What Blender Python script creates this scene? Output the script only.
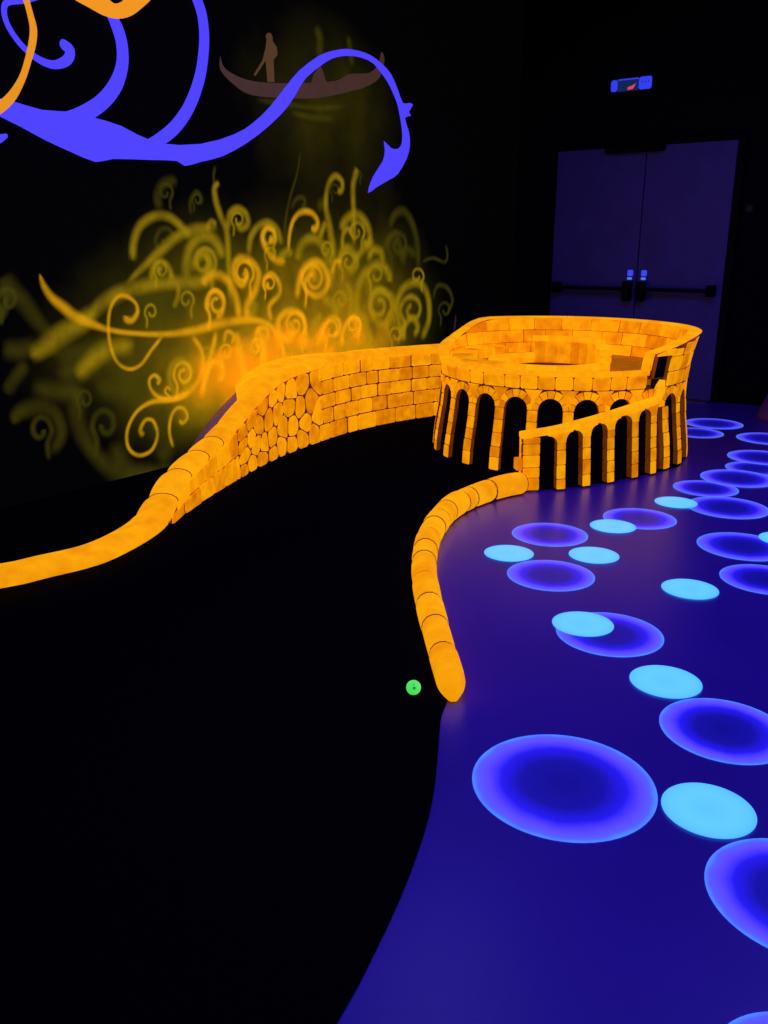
import bpy, bmesh, math, random
from math import sin, cos, pi, radians, sqrt, atan2
random.seed(7)
for o in list(bpy.data.objects): bpy.data.objects.remove(o)
scene = bpy.context.scene
COL = scene.collection

# ------------------------------------------------------------- camera
cam_d = bpy.data.cameras.new('camera'); cam = bpy.data.objects.new('camera', cam_d); COL.objects.link(cam)
cam.location = (0, 0, 1.24); cam.rotation_euler = (radians(90-17), 0, 0)
cam_d.sensor_fit = 'VERTICAL'; cam_d.sensor_height = 36.0; cam_d.lens = 36.0*866/1024; cam_d.clip_start = .05
scene.camera = cam
# ------------------------------------------------------------- world, exposure
w = bpy.data.worlds.new('world'); scene.world = w; w.use_nodes = True
w.node_tree.nodes['Background'].inputs[0].default_value = (0, 0, 0, 1)
w.node_tree.nodes['Background'].inputs[1].default_value = 0
vs = scene.view_settings
vs.view_transform = 'Standard'; vs.look = 'None'; vs.exposure = 0.0; vs.gamma = 1.0; vs.use_curve_mapping = False
scene.cycles.transparent_max_bounces = 48
# ------------------------------------------------------------- black lights under the ceiling (all out of the frame)
CEIL = 3.6
BLACKLIGHTS = [((-.6, 1.6), 20), ((1.3, 2.6), 20), ((2.6, 3.6), 20), ((.3, 4.3), 18), ((1.2, -.6), 22)]
for (lx, ly), pw in BLACKLIGHTS:
    ld = bpy.data.lights.new('blacklight_tube_light', 'AREA'); ld.shape = 'RECTANGLE'; ld.size = 1.2; ld.size_y = .12
    ld.energy = pw; ld.color = (.17, .14, 1.0)
    lo = bpy.data.objects.new('blacklight_tube_light', ld); COL.objects.link(lo)
    lo.location = (lx, ly, CEIL-.13); lo.rotation_euler = (0, 0, radians(54))

# ------------------------------------------------------------- helpers
def mk(name, verts, faces, mat, parent=None, off=(0, 0, 0), smooth=False, kind=None, mat2=None, dark=()):
    me = bpy.data.meshes.new(name)
    me.from_pydata([(v[0]-off[0], v[1]-off[1], v[2]-off[2]) for v in verts], [], faces)
    bm = bmesh.new(); bm.from_mesh(me); bmesh.ops.recalc_face_normals(bm, faces=bm.faces); bm.to_mesh(me); bm.free()
    if smooth:
        for p in me.polygons: p.use_smooth = True
    me.materials.append(mat)
    if mat2 is not None:
        me.materials.append(mat2)
        for i in dark: me.polygons[i].material_index = 1
    o = bpy.data.objects.new(name, me); COL.objects.link(o)
    if parent is not None: o.parent = parent
    if kind: o['kind'] = kind
    return o
def empty(name, loc, rz=0, parent=None):
    o = bpy.data.objects.new(name, None); COL.objects.link(o); o.location = loc; o.rotation_euler = (0, 0, rz)
    o.empty_display_size = .1
    if parent is not None: o.parent = parent
    return o
def tag(o, label, cat, group=None):
    o['label'] = label; o['category'] = cat
    if group: o['group'] = group
    return o
def boxv(x0, x1, y0, y1, z0, z1, ch=0.0):
    """box, chamfered along its upright edges when ch > 0"""
    if ch <= 0:
        v = [(x, y, z) for z in (z0, z1) for x, y in ((x0, y0), (x1, y0), (x1, y1), (x0, y1))]
        return v, [(0, 1, 2, 3), (4, 5, 6, 7)]+[(i, (i+1) % 4, (i+1) % 4+4, i+4) for i in range(4)]
    pr = [(x0+ch, z0), (x1-ch, z0), (x1, z0+ch), (x1, z1-ch), (x1-ch, z1), (x0+ch, z1), (x0, z1-ch), (x0, z0+ch)]
    n = 8; v = [(a, y0, b) for a, b in pr]+[(a, y1, b) for a, b in pr]
    return v, [tuple(range(n)), tuple(range(n, 2*n))]+[(i, (i+1) % n, (i+1) % n+n, i+n) for i in range(n)]
def catmull(P, n):
    """smooth curve through P (tuples of any length)"""
    out = []; m = len(P)
    for i in range(m-1):
        p0 = P[max(i-1, 0)]; p1 = P[i]; p2 = P[i+1]; p3 = P[min(i+2, m-1)]
        for k in range(n):
            t = k/n
            out.append(tuple(.5*(2*b+(c-a)*t+(2*a-5*b+4*c-d)*t*t+(3*b-a-3*c+d)*t**3) for a, b, c, d in zip(p0, p1, p2, p3)))
    out.append(tuple(P[-1])); return out
class Path:
    """arc-length curve over the ground with extra channels"""
    def __init__(s, P, n=16):
        s.p = catmull(P, n); s.l = [0.0]
        for a, b in zip(s.p, s.p[1:]): s.l.append(s.l[-1]+sqrt((b[0]-a[0])**2+(b[1]-a[1])**2))
        s.len = s.l[-1]
    def at(s, u):
        i = 0
        if u >= s.len: i = len(s.p)-2
        elif u > 0:
            lo, hi = 0, len(s.l)-1
            while hi-lo > 1:
                m = (lo+hi)//2
                if s.l[m] <= u: lo = m
                else: hi = m
            i = lo
        t = (u-s.l[i])/max(s.l[i+1]-s.l[i], 1e-9)
        q = tuple(a+(b-a)*t for a, b in zip(s.p[i], s.p[i+1]))
        def tang(j):
            a = s.p[max(j-1, 0)]; b = s.p[min(j+1, len(s.p)-1)]; d = sqrt((b[0]-a[0])**2+(b[1]-a[1])**2); return ((b[0]-a[0])/d, (b[1]-a[1])/d)
        ta, tb = tang(i), tang(i+1); tt = min(max(t, 0), 1)
        tx = ta[0]+(tb[0]-ta[0])*tt; ty = ta[1]+(tb[1]-ta[1])*tt; d = sqrt(tx*tx+ty*ty)
        return q, (tx/d, ty/d)
def inset(poly, d):
    c = (sum(p[0] for p in poly)/len(poly), sum(p[1] for p in poly)/len(poly)); out = []
    for x, y in poly:
        l = sqrt((x-c[0])**2+(y-c[1])**2) or 1; k = max(.4, 1-d*1.3/l); out.append((c[0]+(x-c[0])*k, c[1]+(y-c[1])*k))
    return out
def chamf(u0, u1, v0, v1, c):
    c = min(c, (u1-u0)*.3, (v1-v0)*.3)
    return [(u0+c, v0), ((u0+u1)/2, v0), (u1-c, v0), (u1, v0+c), (u1, v1-c), (u1-c, v1), ((u0+u1)/2, v1), (u0+c, v1), (u0, v1-c), (u0, v0+c)]
def piece(name, poly, S, w0, w1, mat, parent, off, bev=.006, back=False):
    """one stone: outline poly in surface coordinates, standing from depth w0 to w1 with a bevelled front"""
    n = len(poly); ins = inset(poly, bev)
    wm = w1-(bev*.7 if w1 > w0 else -bev*.7)
    v = [S(a, b, w0) for a, b in poly]+[S(a, b, wm) for a, b in poly]+[S(a, b, w1) for a, b in ins]
    f = [tuple(range(2*n, 3*n))]
    for k in (0, n): f += [(i+k, (i+1) % n+k, (i+1) % n+n+k, i+n+k) for i in range(n)]
    if back: f.append(tuple(range(n)))
    return mk(name, v, f, mat, parent, off, mat2=JOINT, dark=range(1, n+1))
def strip(S, us, prof, close=True):
    """loft a closed profile [(v,w)...] along us"""
    v = []; f = []
    for u in us: v += [S(u, a, b) for a, b in (prof(u) if callable(prof) else prof)]
    n = len(v)//len(us)
    for i in range(len(us)-1):
        for j in range(n if close else n-1):
            k = (j+1) % n; f.append((i*n+j, i*n+k, (i+1)*n+k, (i+1)*n+j))
    if close: f += [tuple(range(n)), tuple((len(us)-1)*n+j for j in range(n))]
    return v, f

# ------------------------------------------------------------- materials
def newmat(name):
    m = bpy.data.materials.new(name); m.use_nodes = True; nt = m.node_tree; b = nt.nodes['Principled BSDF']; return m, nt, b
def plain(name, col, rough=.6, emit=None, es=0.0, noise=0.0, nscale=8, metal=0, spec=.5):
    m, nt, b = newmat(name)
    b.inputs['Base Color'].default_value = (*col, 1); b.inputs['Roughness'].default_value = rough; b.inputs['Metallic'].default_value = metal
    b.inputs['Specular IOR Level'].default_value = spec
    if emit: b.inputs['Emission Color'].default_value = (*emit, 1); b.inputs['Emission Strength'].default_value = es
    if noise:
        tc = nt.nodes.new('ShaderNodeTexCoord'); nz = nt.nodes.new('ShaderNodeTexNoise'); nz.inputs['Scale'].default_value = nscale; nz.inputs['Detail'].default_value = 5
        nt.links.new(tc.outputs['Object'], nz.inputs['Vector'])
        r = nt.nodes.new('ShaderNodeValToRGB'); e = r.color_ramp.elements
        e[0].position = .3; e[1].position = .7
        e[0].color = (*[c*(1-noise) for c in col], 1); e[1].color = (*[min(c*(1+noise), 1) for c in col], 1)
        nt.links.new(nz.outputs['Fac'], r.inputs['Fac']); nt.links.new(r.outputs['Color'], b.inputs['Base Color'])
    return m
def fluor(name, dark, light, es, nscale=14, rough=.7, rnd=.5):
    """fluorescent paint: colour wanders between two shades by noise and by the stone; the paint gives off its own colour"""
    m, nt, b = newmat(name); N = nt.nodes.new; L = nt.links.new
    tc = N('ShaderNodeTexCoord'); nz = N('ShaderNodeTexNoise'); nz.inputs['Scale'].default_value = nscale; nz.inputs['Detail'].default_value = 4
    L(tc.outputs['Object'], nz.inputs['Vector'])
    oi = N('ShaderNodeObjectInfo'); mx = N('ShaderNodeMath'); mx.operation = 'MULTIPLY_ADD'; mx.inputs[1].default_value = rnd; L(oi.outputs['Random'], mx.inputs[0])
    sc = N('ShaderNodeMath'); sc.operation = 'MULTIPLY_ADD'; sc.inputs[1].default_value = 1.3; sc.inputs[2].default_value = -.15-rnd*.5; L(nz.outputs['Fac'], sc.inputs[0]); L(sc.outputs[0], mx.inputs[2])
    r = N('ShaderNodeValToRGB'); e = r.color_ramp.elements; e[0].position = .12; e[1].position = .75; e[0].color = (*dark, 1); e[1].color = (*light, 1)
    L(mx.outputs[0], r.inputs['Fac']); L(r.outputs['Color'], b.inputs['Base Color']); L(r.outputs['Color'], b.inputs['Emission Color'])
    b.inputs['Emission Strength'].default_value = es; b.inputs['Roughness'].default_value = rough; b.inputs['Specular IOR Level'].default_value = .02
    bp = N('ShaderNodeBump'); bp.inputs['Strength'].default_value = .25; bp.inputs['Distance'].default_value = .004
    n2 = N('ShaderNodeTexNoise'); n2.inputs['Scale'].default_value = 60; L(tc.outputs['Object'], n2.inputs['Vector']); L(n2.outputs['Fac'], bp.inputs['Height']); L(bp.outputs['Normal'], b.inputs['Normal'])
    return m
ES = .86
STONE = fluor('fluorescent_orange_stone', (.66, .17, .001), (1.0, .39, .002), ES)
COPING = fluor('fluorescent_amber_coping', (.85, .27, .002), (1.0, .42, .003), ES*1.1, rnd=.3)
MORTAR = fluor('dark_orange_joint', (.15, .026, .001), (.22, .04, .001), .18)
JOINT = fluor('brown_painted_joint', (.24, .05, .002), (.34, .085, .003), .28)
TERRACE = fluor('ochre_terrace', (.42, .13, .003), (.55, .19, .004), .4, rnd=.1)
BLACK = plain('matt_black', (.004, .004, .005), .9, spec=.1)
CARPET = plain('black_carpet', (.004, .004, .004), 1.0, noise=.4, nscale=300, spec=.0)
def brush(name, col, es, opacity, soft):
    """airbrushed fluorescent paint: feathered by the stroke's own cross coordinate"""
    m, nt, b = newmat(name); N = nt.nodes.new; L = nt.links.new
    at = N('ShaderNodeAttribute'); at.attribute_name = 'feather'
    mr = N('ShaderNodeMapRange'); mr.interpolation_type = 'SMOOTHSTEP'; mr.inputs['From Min'].default_value = 0; mr.inputs['From Max'].default_value = soft
    mr.inputs['To Min'].default_value = 0; mr.inputs['To Max'].default_value = opacity
    L(at.outputs['Fac'], mr.inputs['Value'])
    tc = N('ShaderNodeTexCoord'); nz = N('ShaderNodeTexNoise'); nz.inputs['Scale'].default_value = 7; L(tc.outputs['Object'], nz.inputs['Vector'])
    m2 = N('ShaderNodeMapRange'); m2.inputs['From Min'].default_value = .3; m2.inputs['From Max'].default_value = .6; m2.inputs['To Min'].default_value = .55; L(nz.outputs['Fac'], m2.inputs['Value'])
    mu = N('ShaderNodeMath'); mu.operation = 'MULTIPLY'; L(mr.outputs[0], mu.inputs[0]); L(m2.outputs[0], mu.inputs[1]); L(mu.outputs[0], b.inputs['Alpha'])
    b.inputs['Base Color'].default_value = (*col, 1); b.inputs['Emission Color'].default_value = (*col, 1); b.inputs['Emission Strength'].default_value = es
    b.inputs['Roughness'].default_value = .9; b.inputs['Specular IOR Level'].default_value = .1
    return m
AMBER_P = brush('amber_airbrush', (.85, .44, .004), .68, .8, 1.0)  # swirl tones, amber to olive: paint shade plus light falloff put into the colour
OCHRE_P = brush('ochre_airbrush', (.45, .32, .004), .55, .78, 1.0)
OLIVE_P = brush('olive_airbrush', (.10, .092, .004), .5, .55, 1.0)
PLUM_P = brush('plum_airbrush', (.15, .05, .14), .35, .6, 1.0)
BLUE_P = plain('fluorescent_blue_paint', (.09, .07, .9), .7, (.075, .055, 1.0), .95)
ORANGE_P = plain('fluorescent_orange_paint', (1.0, .36, .005), .7, (1.0, .36, .004), .8)
VINE_P = plain('fluorescent_amber_vine_paint', (.8, .30, .004), .7, (.78, .29, .003), .95)
GONDOLA_P = plain('dim_brown_paint', (.10, .05, .035), .8, (.085, .042, .022), .55, noise=.4, nscale=6)
FIGURE_P = plain('dim_ochre_paint', (.14, .075, .02), .8, (.12, .06, .015), .6)
# mural strokes: (distance along the wall, height, brush width) in metres
AMBER = [
    [(-0.309, 1.12, 0.0098), (-0.294, 1.062, 0.0295), (-0.257, 1.003, 0.0398), (-0.196, 0.952, 0.0505), (-0.143, 0.909, 0.0511), (-0.069, 0.874, 0.0467), (0.049, 0.825, 0.0318), (0.209, 0.792, 0.0273), (0.451, 0.768, 0.0341), (0.676, 0.774, 0.0471), (0.879, 0.801, 0.0545), (1.136, 0.803, 0.044), (1.297, 0.761, 0.0387), (1.396, 0.657, 0.0394), (1.437, 0.51, 0.0399)],
    [(0.428, 0.764, 0.0227), (0.336, 0.689, 0.0224), (0.259, 0.619, 0.0223), (0.175, 0.6, 0.022), (0.1, 0.646, 0.0217), (0.065, 0.74, 0.0214), (0.064, 0.845, 0.0213), (0.087, 0.932, 0.0212), (0.138, 0.986, 0.0213), (0.196, 0.989, 0.0269), (0.252, 0.95, 0.0218), (0.261, 0.901, 0.0274), (0.223, 0.861, 0.0327), (0.184, 0.868, 0.0379), (0.186, 0.89, 0.027)],
    [(0.636, 0.748, 0.0351), (0.706, 0.655, 0.0298), (0.712, 0.536, 0.03), (0.633, 0.444, 0.0357), (0.498, 0.396, 0.0351), (0.38, 0.412, 0.0287), (0.314, 0.467, 0.0227), (0.305, 0.524, 0.0226), (0.343, 0.548, 0.0227), (0.376, 0.516, 0.0285), (0.352, 0.49, 0.0228)],
    [(0.453, 0.402, 0.0174), (0.412, 0.442, 0.0173), (0.43, 0.469, 0.0173), (0.457, 0.442, 0.0174)],
    [(0.607, 0.417, 0.0357), (0.453, 0.396, 0.0349), (0.307, 0.399, 0.0284), (0.197, 0.358, 0.0224), (0.126, 0.267, 0.0223), (0.123, 0.171, 0.0224), (0.186, 0.113, 0.0227), (0.28, 0.125, 0.023), (0.331, 0.204, 0.0231), (0.31, 0.289, 0.0229), (0.255, 0.304, 0.0227), (0.214, 0.253, 0.0282), (0.239, 0.214, 0.0341)],
    [(0.441, 0.107, 0.0236), (0.42, 0.207, 0.0234), (0.443, 0.298, 0.0234), (0.492, 0.338, 0.0235), (0.545, 0.324, 0.0237), (0.563, 0.273, 0.0238), (0.522, 0.244, 0.0237), (0.502, 0.271, 0.0236)],
    [(0.736, 1.023, 0.0527), (0.795, 1.072, 0.053), (0.876, 1.082, 0.0536), (0.962, 1.033, 0.0545), (1.014, 0.93, 0.0552), (1.031, 0.809, 0.0557)],
    [(0.771, 0.872, 0.0356), (0.795, 0.969, 0.0356), (0.852, 0.99, 0.0358), (0.905, 0.93, 0.0362), (0.883, 0.854, 0.0363), (0.833, 0.845, 0.036)],
    [(1.101, 0.805, 0.0563), (1.106, 0.89, 0.0561), (1.183, 0.984, 0.0564), (1.216, 1.086, 0.0501), (1.158, 1.153, 0.0495), (1.074, 1.177, 0.0488), (1.012, 1.137, 0.0485), (1.014, 1.055, 0.0426), (1.071, 1.018, 0.0431), (1.109, 1.064, 0.0432), (1.077, 1.101, 0.0429)],
    [(1.631, 0.571, 0.0476), (1.647, 0.704, 0.0474), (1.62, 0.798, 0.047), (1.531, 0.836, 0.0464), (1.443, 0.828, 0.0459), (1.383, 0.774, 0.0456), (1.407, 0.689, 0.046), (1.483, 0.657, 0.0465), (1.526, 0.719, 0.0466), (1.479, 0.774, 0.0462)],
    [(1.564, 0.905, 0.0531), (1.6, 1.032, 0.053), (1.653, 1.108, 0.0532), (1.746, 1.145, 0.0537), (1.839, 1.124, 0.0544), (1.901, 1.037, 0.0551), (1.866, 0.958, 0.0482), (1.769, 0.922, 0.0477), (1.677, 0.959, 0.0403), (1.66, 1.024, 0.0401), (1.734, 1.081, 0.0605), (1.751, 1.002, 0.0677)],
    [(1.317, 0.778, 0.0387), (1.304, 0.88, 0.0385), (1.401, 0.951, 0.0388), (1.396, 1.026, 0.0387), (1.333, 1.077, 0.0382), (1.268, 1.048, 0.0379), (1.274, 0.999, 0.0381), (1.32, 1.01, 0.0383)],
    [(1.5, 1.211, 0.0259), (1.515, 1.316, 0.0323), (1.558, 1.408, 0.0323), (1.638, 1.459, 0.0391), (1.738, 1.456, 0.0396), (1.797, 1.407, 0.04), (1.775, 1.356, 0.0467), (1.724, 1.368, 0.0397)],
    [(1.478, 1.149, 0.0518), (1.375, 1.162, 0.0447), (1.296, 1.229, 0.044), (1.265, 1.301, 0.0436), (1.304, 1.355, 0.0375), (1.366, 1.338, 0.0379), (1.363, 1.284, 0.0443), (1.309, 1.283, 0.0439)],
    [(0.684, 0.389, 0.0301), (0.733, 0.504, 0.0301), (0.796, 0.575, 0.0303), (0.86, 0.556, 0.0306), (0.872, 0.488, 0.0308), (0.828, 0.462, 0.0306)],
    [(1.001, 0.751, 0.0495), (1.019, 0.627, 0.0499), (1.053, 0.486, 0.0506), (1.019, 0.376, 0.0506)],
    [(0.835, 0.763, 0.0362), (0.793, 0.647, 0.0362), (0.743, 0.521, 0.0362), (0.681, 0.359, 0.0362)],
    [(1.178, 0.769, 0.057), (1.234, 0.639, 0.0579), (1.224, 0.467, 0.0583)],
    [(1.789, 0.591, 0.0416), (1.836, 0.69, 0.0417), (1.925, 0.766, 0.042), (2.014, 0.733, 0.0426), (2.001, 0.657, 0.0426), (1.934, 0.662, 0.0423)],
    [(1.195, 0.598, 0.032), (1.164, 0.689, 0.0318), (1.204, 0.748, 0.0318), (1.277, 0.731, 0.0322), (1.273, 0.667, 0.0323)],
    [(1.934, 1.056, 0.0346), (1.98, 1.142, 0.0346), (2.057, 1.141, 0.035)],
    [(0.886, 0.669, 0.0305), (0.916, 0.745, 0.0305), (0.974, 0.722, 0.0308), (0.953, 0.663, 0.0308)],
    [(2.032, 0.549, 0.043), (2.058, 0.674, 0.0429), (2.152, 0.752, 0.0433), (2.246, 0.718, 0.0438), (2.232, 0.632, 0.0439), (2.161, 0.631, 0.0436)],
    [(0.768, 0.757, 0.0264), (0.786, 0.849, 0.0263), (0.76, 0.912, 0.0261), (0.785, 0.97, 0.0261), (0.841, 0.994, 0.0263), (0.893, 0.974, 0.0266), (0.911, 0.927, 0.0267), (0.892, 0.885, 0.0267), (0.851, 0.87, 0.0266), (0.818, 0.886, 0.0264), (0.808, 0.917, 0.0263), (0.822, 0.941, 0.0263), (0.845, 0.947, 0.0264), (0.861, 0.936, 0.0265)],
    [(1.14, 0.928, 0.0255), (1.135, 1.017, 0.0254), (1.17, 1.075, 0.0254), (1.151, 1.133, 0.0252), (1.097, 1.156, 0.025), (1.046, 1.137, 0.0249), (1.026, 1.095, 0.0248), (1.042, 1.057, 0.025), (1.079, 1.045, 0.0251), (1.11, 1.06, 0.0252), (1.118, 1.087, 0.0252), (1.105, 1.106, 0.0251), (1.086, 1.108, 0.025)],
    [(1.259, 0.909, 0.0173), (1.27, 0.969, 0.0173), (1.251, 1.011, 0.0172), (1.271, 1.049, 0.0172), (1.311, 1.062, 0.0173), (1.345, 1.045, 0.0174), (1.352, 1.015, 0.0174), (1.334, 0.992, 0.0174), (1.308, 0.989, 0.0173), (1.292, 1.002, 0.0173), (1.292, 1.019, 0.0173), (1.304, 1.027, 0.0173)],
    [(1.611, 0.548, 0.03), (1.603, 0.655, 0.0298), (1.645, 0.722, 0.0299), (1.622, 0.792, 0.0297), (1.555, 0.825, 0.0294), (1.49, 0.809, 0.0292), (1.461, 0.76, 0.0291), (1.479, 0.711, 0.0293), (1.525, 0.689, 0.0295), (1.568, 0.702, 0.0296), (1.585, 0.734, 0.0297), (1.571, 0.764, 0.0296), (1.544, 0.773, 0.0294), (1.523, 0.764, 0.0294)],
    [(1.644, 0.836, 0.032), (1.663, 0.948, 0.0319), (1.624, 1.024, 0.0316), (1.657, 1.095, 0.0317), (1.734, 1.122, 0.032), (1.804, 1.095, 0.0323), (1.827, 1.039, 0.0325), (1.798, 0.991, 0.0324), (1.744, 0.979, 0.0322), (1.703, 1.001, 0.032), (1.695, 1.035, 0.0319), (1.716, 1.058, 0.032), (1.743, 1.059, 0.0321)],
    [(0.858, 0.522, 0.0167), (0.869, 0.58, 0.0167), (0.852, 0.623, 0.0166), (0.871, 0.66, 0.0166), (0.908, 0.67, 0.0167), (0.938, 0.652, 0.0168), (0.944, 0.621, 0.0168), (0.928, 0.6, 0.0168), (0.904, 0.598, 0.0167), (0.889, 0.612, 0.0167), (0.89, 0.628, 0.0167), (0.9, 0.636, 0.0167)],
    [(1.214, 0.501, 0.0198), (1.21, 0.572, 0.0197), (1.237, 0.618, 0.0197), (1.22, 0.665, 0.0196), (1.177, 0.684, 0.0195), (1.138, 0.669, 0.0194), (1.126, 0.636, 0.0194), (1.142, 0.608, 0.0195), (1.17, 0.6, 0.0195), (1.19, 0.613, 0.0196), (1.192, 0.633, 0.0196), (1.18, 0.643, 0.0195)],
    [(1.849, 0.537, 0.0238), (1.863, 0.62, 0.0238), (1.833, 0.681, 0.0236), (1.861, 0.733, 0.0237), (1.92, 0.748, 0.0238), (1.971, 0.723, 0.024), (1.984, 0.679, 0.0241), (1.958, 0.648, 0.024), (1.919, 0.646, 0.0239), (1.894, 0.666, 0.0238), (1.894, 0.689, 0.0238), (1.911, 0.699, 0.0238)],
    [(2.239, 0.553, 0.0225), (2.23, 0.633, 0.0224), (2.262, 0.686, 0.0224), (2.237, 0.739, 0.0223), (2.18, 0.76, 0.0221), (2.13, 0.743, 0.022), (2.117, 0.705, 0.022), (2.139, 0.673, 0.0221), (2.176, 0.665, 0.0222), (2.202, 0.68, 0.0223), (2.203, 0.702, 0.0223), (2.187, 0.714, 0.0222)],
    [(0.485, 0.383, 0.0239), (0.501, 0.467, 0.0238), (0.48, 0.526, 0.0236), (0.502, 0.579, 0.0236), (0.551, 0.598, 0.0238), (0.595, 0.576, 0.024), (0.611, 0.532, 0.0241), (0.593, 0.494, 0.0241), (0.558, 0.483, 0.024), (0.529, 0.499, 0.0239), (0.521, 0.528, 0.0238), (0.534, 0.55, 0.0238), (0.554, 0.554, 0.0239), (0.567, 0.544, 0.0239)],
]
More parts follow.
